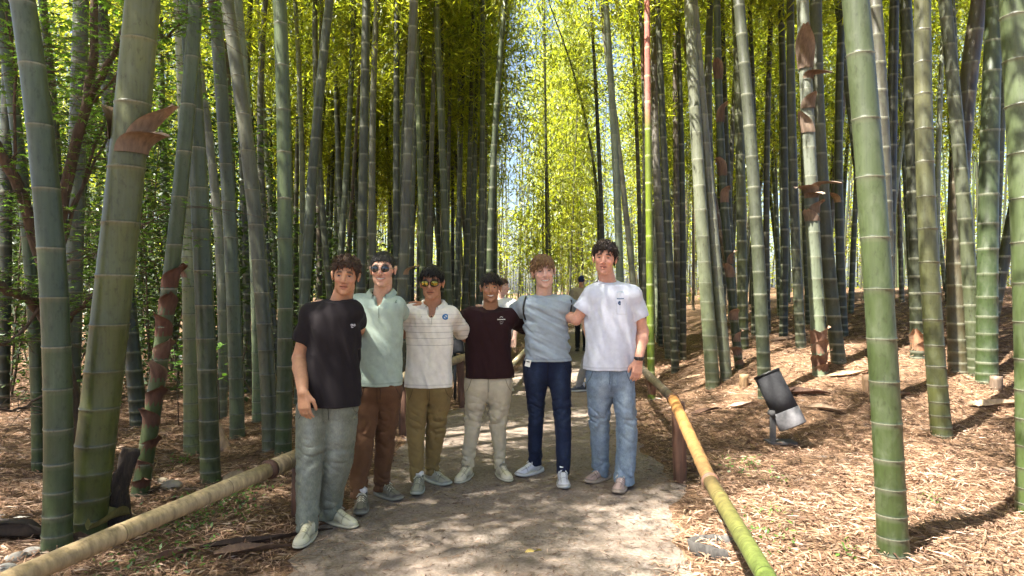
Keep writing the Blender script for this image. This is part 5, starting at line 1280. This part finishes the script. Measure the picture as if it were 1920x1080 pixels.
    if P.get('fade'):   # worn thighs and knees of the denim
        fcol = np.array(P['fade'])
        for rr in legs:
            for (py_k, wgt, rz) in ((.25, .75, .17), (.55, .6, .10), (.8, .45, .1)):
                z0_ = min(r[0] for r in rr); z1_ = max(r[0] for r in rr); z = z1_ - (z1_ - z0_) * py_k; a = np.array(sorted(rr)); cxx = np.interp(z, a[:, 0], a[:, 1])
                k = wgt * np.exp(-((V[:, 0] - cxx) / .038) ** 2 - ((V[:, 2] - z) / rz) ** 2) * (V[:, 1] < np.interp(z, a[:, 0], a[:, 2])) * (.85 + .15 * wnoise(V[:, 0], V[:, 1], V[:, 2] * .4, .05, 2)); k = np.clip(k, 0, 1)[:, None]
                C = C * (1 - k) + fcol * k
        # outer seams
    xm = np.interp(V[:, 2], [zc_ - .0, zc_ + .2], [cxh, cxh]); fly = np.exp(-((V[:, 0] - cxh) / .005) ** 2) * (V[:, 2] > zc_ - .01) * (V[:, 1] < d); C = C * (1 - .35 * fly[:, None])
    mesh_obj('trousers', V, Q, P.get('pants_mat', M_CHINO), root, C, local=loc)
    # ---------------- shoes and ankles
    for (fp_, yaw, ank), rr in zip(foot, legs):
        shoe_mesh(root, P, fp_, yaw, loc)
        lowr = min(rr); V2, F2 = tube([ank + (0, 0, .06), ank + (0, 0, .11), (lowr[1], lowr[2], lowr[0] + .06)], (.036, .036, .042), 14); mesh_obj('sock', V2, F2, M_TEE, root, np.tile(P.get('sock', (.6, .6, .58)), (len(V2), 1)), local=loc)
    # ---------------- sunglasses
    if P.get('glasses'):
        gl = P['glasses']; fr0 = MB(); first = None
        rx, rz_ = (.0235, .0215) if gl == 'round' else (.0265, .0195)
        A_ = np.linspace(0, 2 * np.pi, 33)[:-1]
        def oval(k=1.0):
            e = 1.0 if gl == 'round' else .78
            return np.stack([np.sign(np.cos(A_)) * np.abs(np.cos(A_)) ** e * rx * k, np.sign(np.sin(A_)) * np.abs(np.sin(A_)) ** e * rz_ * k], 1)
        for s in (-1, 1):
            o_ = oval(); ring = np.stack([o_[:, 0] + s * .0325, -.104 + .012 * np.abs(o_[:, 0] * s + .0) / rx * (o_[:, 0] * s > 0), o_[:, 1] + .001], 1); ring = np.vstack([ring, ring[:2]])
            V2, F2 = tube(hc + S * (ring @ Rm.T), (.0016 if gl == 'round' else .0034) * S, 6, False); fr0.add(V2, F2, (.05, .04, .03) if gl == 'round' else (.010, .009, .008))
            V2, F2 = tube([HL((s * .056, -.094, .006)), HL((s * .074, -.050, .006)), HL((s * .080, .005, .004))], .0028 * S, 6); fr0.add(V2, F2, (.30, .24, .16) if gl == 'round' else (.010, .009, .008))
        V2, F2 = tube([HL((-.011, -.106, .006)), HL((0, -.109, .009)), HL((.011, -.106, .006))], .0025 * S, 6); fr0.add(V2, F2, (.1, .08, .06) if gl == 'round' else (.01, .009, .008))
        go = fr0.obj('sunglasses', M_EYE, root, local=loc)
        for s in (-1, 1):
            Vl = []; 
            for k in (0.001, .35, .7, 1.0):
                o_ = oval(k); Vl += [(x + s * .0325, -.1065 + .005 * k * k + .010 * max(0, x * s) / rx, z + .001) for x, z in o_]
            n = 32; Fl = [(i * n + j, i * n + (j + 1) % n, (i + 1) * n + (j + 1) % n, (i + 1) * n + j) for i in range(3) for j in range(n)]
            mesh_obj('lens', hc + S * (np.array(Vl) @ Rm.T), Fl, M_LENS if gl == 'round' else M_GOLD, go, local=loc)
    return root, loc, d, rows, (hc, S, Rm), nb

def print_on(info, px, py, strokes, c, r=.0022, name='print', on='shirt'):
    """small printed mark lying on the shirt: strokes in millimetres"""
    root, loc, d, rows = info[:4]; p0 = at(px, py, d); mb = MB(); dep = [o for o in root.children if o.name.startswith(on)][0]
    bpy.context.view_layer.update()
    def surf(x, z):
        ok, co, nn, _ = dep.ray_cast(Vector((x - loc[0], -1.2, z - loc[2])), Vector((0, 1, 0)))
        return (np.array(co) + loc) if ok else np.array([x, d - .12, z])
    D = surf(p0[0], p0[2])[1]; p0 = at(px, py, D)
    for s in strokes:
        pts = []
        for (x0, z0), (x1, z1) in zip(s[:-1], s[1:]):
            for t in np.linspace(0, 1, 5)[:-1]: pts.append((x0 + (x1 - x0) * t, z0 + (z1 - z0) * t))
        pts.append(s[-1])
        P3 = np.array([surf(p0[0] + x * .001, p0[2] + z * .001) + (0, -.0015, 0) for x, z in pts])
        if len(P3) > 1:
            V, Fc = tube(P3, r, 5); V[:, 1] = V[:, 1] * .5 + np.repeat(P3[:, 1], 5) * .5; mb.add(V, Fc, c)
    return mb.obj(name, M_PRINT, root, local=loc)
# ---------------------------------------------------------------- the six men and three people behind
TG = 'friends posing arm in arm on the path'
stripes = [(CAMZ - (py - CY) / F * 4.92 - .012, .0020, a * .62) for py, a in ((590, .35), (598, .45), (606, .6), (612, .7), (623, .8), (634, .8), (647, .8))]
M_STRIPE = m_cloth('striped_polo', stripes=stripes)
PEOPLE = [
 dict(seed=1, d=4.10, label='man in black t-shirt and faded green-grey jeans at the left end of the group', group=TG,
  head=(648, 515, 66, 8, 4, 4), neck=(637, 560, .02), smile=.15, skin=(.40, .205, .115), hair=(.050, .026, .014), hairstyle='wavy', hairline=.058, temple=.014, hairlow=-.06, vol=1.25, nk=1.05, fw=.97,
  torso=[(563, 606, 668), (585, 583, 672), (620, 578, 674), (660, 576, 673), (710, 574, 674), (759, 574, 675)], depth=.125, folds=(.005, .25, .12, .3),
  arms=[dict(sh=(585, 590), el=(562, 672, .02), wr=(568, 736, -.19), sl=.62, r=(.055, .045, .030), rs=.070, re=.080, hand=((.12, -.1, -1), (-.25, -1, -.05), (1, -.2, 0), .5)),
        dict(sh=(660, 585), el=(676, 625, .50), wr=(716, 620, .78), sl=.4)],
  shirt=(.0135, .0105, .012), hip=(557, 672), crotch=783, pants=(.150, .160, .122), pants_mat=M_DENIM, fade=(.28, .30, .265), wrinkle=.006,
  legs=[[(775, 556, 628), (820, 556, 616), (880, 555, 606), (940, 556, 598), (996, 555, 596)], [(775, 610, 671), (820, 603, 668), (870, 600, 661), (920, 598, 645), (972, 599, 637)]],
  feet=[(574, 1018, -4), (638, 988, 58)], shoe=((.52, .485, .345), (.58, .54, .40), (.32, .29, .20))),
 dict(seed=2, d=4.62, label='tall man in mint polo, brown trousers and round sunglasses', group=TG,
  head=(718, 503, 63, 0, 0, 0), neck=(715, 550, .02), smile=.9, skin=(.50, .285, .195), hair=(.010, .008, .007), hairstyle='short', hairline=.050, glasses='round', hairlow=-.03, vol=.7,
  torso=[(557, 676, 748), (575, 664, 754), (610, 664, 755), (660, 667, 753), (721, 668, 753)], depth=.12, folds=(.0032, .5, .14, .4),
  arms=[dict(sh=(672, 570), el=(632, 592, -.12), wr=(624, 567, -.45), sl=.5, hand=((-1, -.25, -.02), (-.1, .25, 1), (-.4, -1, 0), .25)), dict(sh=(742, 574), el=(754, 598, .42), wr=(812, 590, .60), sl=.5)],
  shirt=(.33, .405, .345), collar='polo', open=.5, hip=(671, 754), crotch=752, pants=(.115, .058, .030),
  legs=[[(745, 671, 714), (800, 664, 706), (850, 661, 700), (890, 656, 690), (932, 656, 688)], [(745, 708, 754), (800, 705, 745), (850, 703, 738), (890, 701, 732), (920, 700, 730)]],
  feet=[(678, 961, 8), (728, 937, 50)], shoe=((.16, .145, .11), (.26, .25, .20), (.5, .48, .4)), shoe_style='run', toe=(.07, .06, .055), sock=(.45, .43, .42)),
 dict(seed=3, d=5.0, label='man in cream striped polo, khaki trousers and mirrored sunglasses', group=TG,
  head=(810, 529, 58, -3, 0, 2), neck=(812, 571, .02), smile=.25, skin=(.36, .175, .10), hair=(.010, .008, .007), hairstyle='fringe', hairline=.052, glasses='square', vol=1.1, hairlow=-.02,
  torso=[(577, 772, 842), (596, 763, 850), (630, 763, 850), (680, 762, 848), (724, 761, 848)], depth=.115, folds=(.0032, .2, .13, .4),
  arms=[dict(sh=(772, 586), el=(755, 625, .06), wr=(728, 610, .32), sl=.62, rs=.064, re=.070), dict(sh=(844, 590), el=(874, 632, .28), wr=(912, 625, .50), sl=.80, rs=.064, re=.070)],
  shirt=(.70, .665, .585), shirt_mat=M_STRIPE, collar='polo', open=.75, hip=(762, 847), crotch=744, pants=(.205, .145, .058),
  legs=[[(738, 762, 806), (780, 761, 800), (820, 762, 796), (860, 767, 795), (903, 769, 793)], [(738, 802, 847), (780, 800, 840), (820, 798, 834), (855, 798, 826), (890, 798, 823)]],
  feet=[(784, 925, 0), (820, 909, 50)], shoe=((.27, .262, .20), (.42, .43, .36), (.40, .40, .33)), shoe_style='run', sock=(.62, .6, .56)),
 dict(seed=4, d=5.25, label='smiling man in dark maroon t-shirt and light beige trousers', group=TG,
  head=(920, 538, 51, 2, 0, 0), neck=(920, 576, .02), smile=1.0, skin=(.33, .165, .092), hair=(.016, .010, .008), hairstyle='fringe', hairline=.046, vol=.8, hairlow=-.03, iris=(.02, .012, .008), sweep=.3,
  torso=[(582, 884, 957), (602, 874, 961), (640, 873, 959), (680, 872, 960), (707, 872, 961)], depth=.112, folds=(.003, .2, .13, .4),
  arms=[dict(sh=(882, 592), el=(856, 602, .12), wr=(800, 571, -.20), sl=.85, rs=.064, re=.068, hand=((-1, -.25, .1), (-.1, .3, 1), (-.3, -1, 0), .25)), dict(sh=(956, 594), el=(986, 614, .24), wr=(1035, 585, .35), sl=.9, rs=.064, re=.068)],
  shirt=(.022, .0075, .0085), hip=(871, 961), crotch=742, pants=(.47, .415, .30),
  legs=[[(735, 871, 917), (770, 872, 908), (800, 870, 902), (840, 867, 893), (876, 866, 889)], [(735, 912, 960), (770, 916, 955), (800, 918, 950), (840, 924, 948), (878, 926, 946)]],
  feet=[(871, 902, -20), (944, 899, 22)], shoe=((.53, .485, .365), (.56, .53, .40), (.25, .23, .17)), sock=(.6, .58, .5)),
 dict(seed=5, d=5.22, label='fair-haired man in blue-grey t-shirt with black cord straps and dark jeans', group=TG,
  head=(1019, 508, 58, 3, -6, 0), neck=(1020, 552, .02), smile=.85, skin=(.56, .335, .25), hair=(.20, .115, .055), hairstyle='fringe', hairline=.040, vol=1.2, hairlow=-.045, temple=.02, iris=(.10, .12, .14), eye=.8, sweep=-.4, locks=560,
  torso=[(555, 985, 1058), (572, 976, 1070), (600, 983, 1066), (640, 984, 1067), (676, 982, 1069)], depth=.112, folds=(.0048, 1.15, .085, .28),
  arms=[dict(sh=(984, 572), el=(958, 592, .15), wr=(915, 585, .40), sl=.62), dict(sh=(1060, 570), el=(1092, 590, .18), wr=(1135, 570, .32), sl=.75)],
  shirt=(.30, .355, .40), hip=(981, 1071), crotch=712, pants=(.0085, .013, .034), pants_mat=M_DENIM, fade=(.028, .045, .088), wrinkle=.0055,
  legs=[[(705, 981, 1029), (740, 986, 1024), (780, 989, 1020), (830, 990, 1017), (872, 989, 1016)], [(705, 1025, 1071), (740, 1032, 1071), (780, 1038, 1071), (830, 1042, 1071), (888, 1042, 1070)]],
  feet=[(993, 893, -50), (1056, 913, 0)], shoe=((.50, .51, .56), (.62, .62, .60), (.62, .63, .66)), shoe_style='run', sock=(.7, .7, .72)),
 dict(seed=6, d=5.05, label='tallest man in white t-shirt and light blue jeans at the right end of the group', group=TG,
  head=(1134, 483, 58, -13, 3, 0), neck=(1141, 525, .02), smile=.35, skin=(.53, .27, .185), hair=(.022, .012, .009), hairstyle='wavy', hairline=.052, vol=1.15, hairlow=-.035, eye=.85, iris=(.05, .04, .03),
  torso=[(531, 1112, 1183), (552, 1102, 1194), (590, 1099, 1194), (640, 1096, 1191), (692, 1092, 1187)], depth=.122, folds=(.0045, .15, .14, .3),
  arms=[dict(sh=(1112, 552), el=(1080, 600, .02), wr=(1048, 585, .34), sl=.66, rs=.070, re=.080), dict(sh=(1186, 553), el=(1205, 622, .03), wr=(1197, 676, -.10), sl=.62, r=(.050, .045, .030), rs=.068, re=.078, hand=((-.15, -.1, -1), (.2, -1, 0), (-1, -.1, 0), .5))],
  shirt=(.56, .585, .67), hip=(1099, 1187), crotch=730, pants=(.16, .215, .285), pants_mat=M_DENIM, fade=(.30, .365, .42), wrinkle=.0075,
  legs=[[(722, 1099, 1151), (770, 1102, 1145), (810, 1106, 1143), (850, 1109, 1142), (894, 1110, 1143)], [(722, 1146, 1190), (770, 1152, 1194), (810, 1156, 1195), (850, 1154, 1192), (907, 1151, 1190)]],
  feet=[(1121, 905, -48), (1163, 922, -20)], shoe=((.30, .22, .20), (.42, .34, .27), (.48, .42, .38)), shoe_style='run', sock=(.6, .6, .6)),
]
INFO = [person(P) for P in PEOPLE]

# prints and marks
def arc(cx, cz, r, a0, a1, n=9, ez=1.0): return [(cx + r * math.cos(R(a)), cz + ez * r * math.sin(R(a))) for a in np.linspace(a0, a1, n)]
WH = (.62, .60, .60)
print_on(INFO[0], 660, 611, [[(-12, 4), (-6, 9), (0, 5)], [(-8, -2), (-2, 2), (5, -3), (10, 1)], [(4, 8), (9, 5)], [(-9, -8), (0, -10)]], WH, .0026)
print_on(INFO[1], 742, 566, [[(0, 9), (-2, 0), (-5, -8)], [(0, 4), (4, -2), (2, -8)], [(1, 9), (5, 12)]], (.10, .16, .15), .0022)
BL = (.05, .16, .36)
print_on(INFO[2], 835, 594, [arc(2, 0, 19, 50, 310, 14, .85)], BL, .0062, 'emblem'); print_on(INFO[2], 835, 594, [[(-14, -15), (-14, 15)], [(-14, 15), (14, -15)], [(14, -15), (14, 15)]], (.07, .20, .42), .0048, 'emblem')
print_on(INFO[2], 790, 594, [[(-6, -2), (0, 2), (6, 4)], [(0, 2), (3, -4)]], (.4, .38, .34), .0016)
mk = [[(-30 + k * 6.2, -4 + (k % 3)), (-30 + k * 6.2 + 2.5, 4 - (k % 2)), (-30 + k * 6.2 + 4.2, -3)] for k in range(10)]
print_on(INFO[3], 940, 599, mk + [arc(0, 9, 14, 30, 150, 8, .8)], WH, .0022); print_on(INFO[3], 940, 603.5, [[(-12 + k * 6, -2), (-9 + k * 6, 2)] for k in range(5)] + [[(-9, -14), (9, -14)]], (.4, .38, .38), .0016)
print_on(INFO[5], 1163, 560, [[(-24 + k * 5.2, -3 + k % 2), (-24 + k * 5.2 + 2.6, 4 - k % 3), (-21 + k * 5.2, -2)] for k in range(10)], (.10, .16, .28), .0024)
print_on(INFO[5], 1162, 568, [arc(-1, 0, 9, 60, 320, 9, 1.3), [(-6, -9), (0, 12), (5, -8)], [(2, 4), (9, 8)], [(-2, -12), (6, -15)]], (.05, .09, .20), .0030, 'emblem')
print_on(INFO[5], 1163, 549, [[(-26 + k * 4.6, 6 * math.cos((k - 5.5) / 5)), (-24 + k * 4.6, 5 * math.cos((k - 5.5) / 5) + 4)] for k in range(12)], (.30, .48, .58), .0018)
print_on(INFO[5], 1166, 563, [[(-38, -100), (30, -104), (34, -20)], [(-38, -100), (-40, -20)]], (.44, .46, .53), .0016, 'pocket_seam')
# seams: pockets and fly of the trousers, plackets of the polos
for P_, I_ in zip(PEOPLE, INFO):
    xl, xr = P_['hip']; yt = P_['torso'][-1][0]; dk = tuple(k * .45 for k in P_['pants']); mm = 1000 / F * P_['d']
    for sx, x0 in ((1, xl), (-1, xr)):
        print_on(I_, x0 + sx * 13, yt + 4, [[(0, 0), (-sx * 4 * mm, -12 * mm), (-sx * 9 * mm, -22 * mm)]], dk, .0026, 'pocket_seam', 'trousers')
    print_on(I_, (xl + xr) / 2, yt + 4, [[(0, 0), (1.0 * mm, -10 * mm), (0, -24 * mm)]], dk, .0028, 'fly_seam', 'trousers')
for k_, pts in ((1, [(0, 0), (2, -60), (2, -105)]), (2, [(0, -10), (1, -60), (1, -80)])):
    P_ = PEOPLE[k_]; print_on(INFO[k_], P_['neck'][0] + 1, P_['neck'][1] + 16, [pts], tuple(k * .55 for k in P_['shirt']), .0026, 'placket')
# cord straps of the drawstring bag, key tag, watch
rt, lc = INFO[4][0], INFO[4][1]
def on_shirt(info, pts, off=.006):
    root, loc, d = info[:3]; sh = [o for o in root.children if o.name.startswith('shirt')][0]; bpy.context.view_layer.update(); out = []
    for px, py in pts:
        a = at(px, py, d); dr = Vector((a - np.array([0, 0, CAMZ]))).normalized(); ok, co, nn, _ = sh.ray_cast(Vector(np.array([0, 0, CAMZ]) - loc), dr)
        
        if ok: out.append(np.array(co) + loc - np.array(dr) * off)
    return np.array(out)
for pts in ([(989, 548), (986, 556), (983, 566), (981, 578), (982, 590), (985, 600)], [(1062, 541), (1068, 550), (1071, 562), (1071, 578), (1069, 590), (1067, 600)]):
    V, Fc = tube(on_shirt(INFO[4], pts), .0075, 6); mesh_obj('cord_strap', V, Fc, M_BLACK, rt, local=lc)
q = at(990, 681, 5.22 - .135); V, Fc = box(*q, .040, .008, .052, Matrix.Rotation(R(14), 4, 'Y')); tg = mesh_obj('tag', V, Fc, M_SHOE, rt, np.tile((.75, .74, .68), (8, 1)), False, local=lc)
V, Fc = box(q[0], q[1] - .006, q[2] + .012, .024, .004, .008, Matrix.Rotation(R(14), 4, 'Y')); mesh_obj('tag_print', V, Fc, M_BLACK, tg, smooth=False, local=lc)
rt, lc = INFO[5][0], INFO[5][1]; w0 = at(1198, 672, 5.05 - .10); V, Fc = tube([w0 + (0, 0, -.012), w0 + (0, 0, -.010), w0 + (0, 0, .010), w0 + (0, 0, .012)], (.034, .037, .037, .034), 20); wt = mesh_obj('watch', V, Fc, M_BLACK, rt, local=lc)
V, Fc = box(w0[0] + .006, w0[1] - .036, w0[2], .026, .008, .026); mesh_obj('watch_face', V, Fc, M_LENS, wt, smooth=False, local=lc)

# passers-by further along the path
BG = 'walkers behind the group'
def walker(x, d, H, label, **k):
    """a standing figure at px x, depth d, height H"""
    s = F / d; y0 = CY + (CAMZ - float(ground((x - CX) / F * d, d)) - .012) * s; Y = lambda z: y0 - z * s; W_ = s
    P = dict(seed=k.get('seed', 11), d=d, label=label, group=BG, res=1.9, head=(x + k.get('hx', 0), Y(H - .115), .22 * s, k.get('yaw', 0), 0, 0), neck=(x, Y(H - .27), .02), smile=.2, skin=(.5, .28, .19),
     hair=(.05, .03, .018), hairstyle=k.get('hs', 'short'), hairline=k.get('hl', .05),
     torso=[(Y(H - .30), x - .14 * W_, x + .14 * W_), (Y(H - .38), x - .19 * W_, x + .19 * W_), (Y(H - .6), x - .18 * W_, x + .18 * W_), (Y(H - .86), x - .18 * W_, x + .18 * W_)], depth=.115,
     arms=[dict(sh=(x - .18 * W_, Y(H - .36)), el=(x - .24 * W_, Y(H - .64), .03), wr=(x - .20 * W_, Y(H - .86), k.get('adv', -.08)), sl=.6), dict(sh=(x + .18 * W_, Y(H - .36)), el=(x + .24 * W_, Y(H - .64), .03), wr=(x + .21 * W_, Y(H - .87), -.08), sl=.6)],
     shirt=k['shirt'], hip=(x - .175 * W_, x + .175 * W_), crotch=Y(H - .96), pants=k['pants'],
     legs=[[(Y(H - .95), x - .175 * W_, x + .005 * W_), (Y(.5), x - .155 * W_ + k.get('st', 0) * .5 * W_, x - .02 * W_ + k.get('st', 0) * .5 * W_), (Y(k.get('hem', .08)), x - .145 * W_ + k.get('st', 0) * W_ * k.get('hf', 1), x - .035 * W_ + k.get('st', 0) * W_ * k.get('hf', 1))], [(Y(H - .95), x - .005 * W_, x + .175 * W_), (Y(.5), x + .02 * W_, x + .155 * W_), (Y(k.get('hem', .08)), x + .035 * W_, x + .145 * W_)]],
     feet=[(x - .09 * W_ + k.get('st', 0) * W_, y0 + k.get('fy', 0), k.get('fyaw', -12)), (x + .09 * W_, y0, k.get('fyaw', 12))], shoe=k['shoe'], sock=k.get('sock', (.6, .6, .6)), headdd=0)
    P.update(k.get('extra', {}))
    return person(P)
walker(937, 9.6, 1.63, 'walker with brown hair and white t-shirt seen behind the man in maroon', seed=12, yaw=62, hx=5, shirt=(.60, .60, .58), pants=(.03, .04, .07), shoe=((.62, .60, .55), (.6, .58, .5), (.6, .6, .6)), hs='fringe', fyaw=50, extra=dict(hair=(.06, .03, .018), skin=(.55, .33, .25)))
wi = walker(1090, 15.6, 1.78, 'walker in navy cap and beige shirt seen between the men in blue and white', seed=13, yaw=170, shirt=(.40, .34, .25), pants=(.02, .02, .022), shoe=((.015, .015, .016), (.02, .02, .02), (.05, .05, .05)), hs='cap', hl=.02, extra=dict(hair=(.02, .03, .10)))
wc = walker(1128, 9.5, 1.62, 'walker in grey shorts and dark sneakers mostly hidden behind the man in white', seed=14, yaw=150, shirt=(.10, .10, .11), pants=(.24, .23, .22), shoe=((.055, .06, .075), (.55, .55, .55), (.5, .5, .5)), st=-.24, fyaw=-75, sock=(.66, .66, .68), hem=.08)
hc, S, Rm = wi[4]; V = []; n = 16
for i in range(n + 1):
    a = math.pi * i / n
    for rr, z in ((.080, .060), (.135, .046)): V.append(hc + S * (Rm @ np.array([math.cos(a) * .070, -.03 - math.sin(a) * rr, z])))
mesh_obj('cap_brim', V, [(2 * i, 2 * i + 1, 2 * i + 3, 2 * i + 2) for i in range(n)], M_TEE, wi[0], np.tile((.02, .03, .10), (len(V), 1)), local=wi[1])
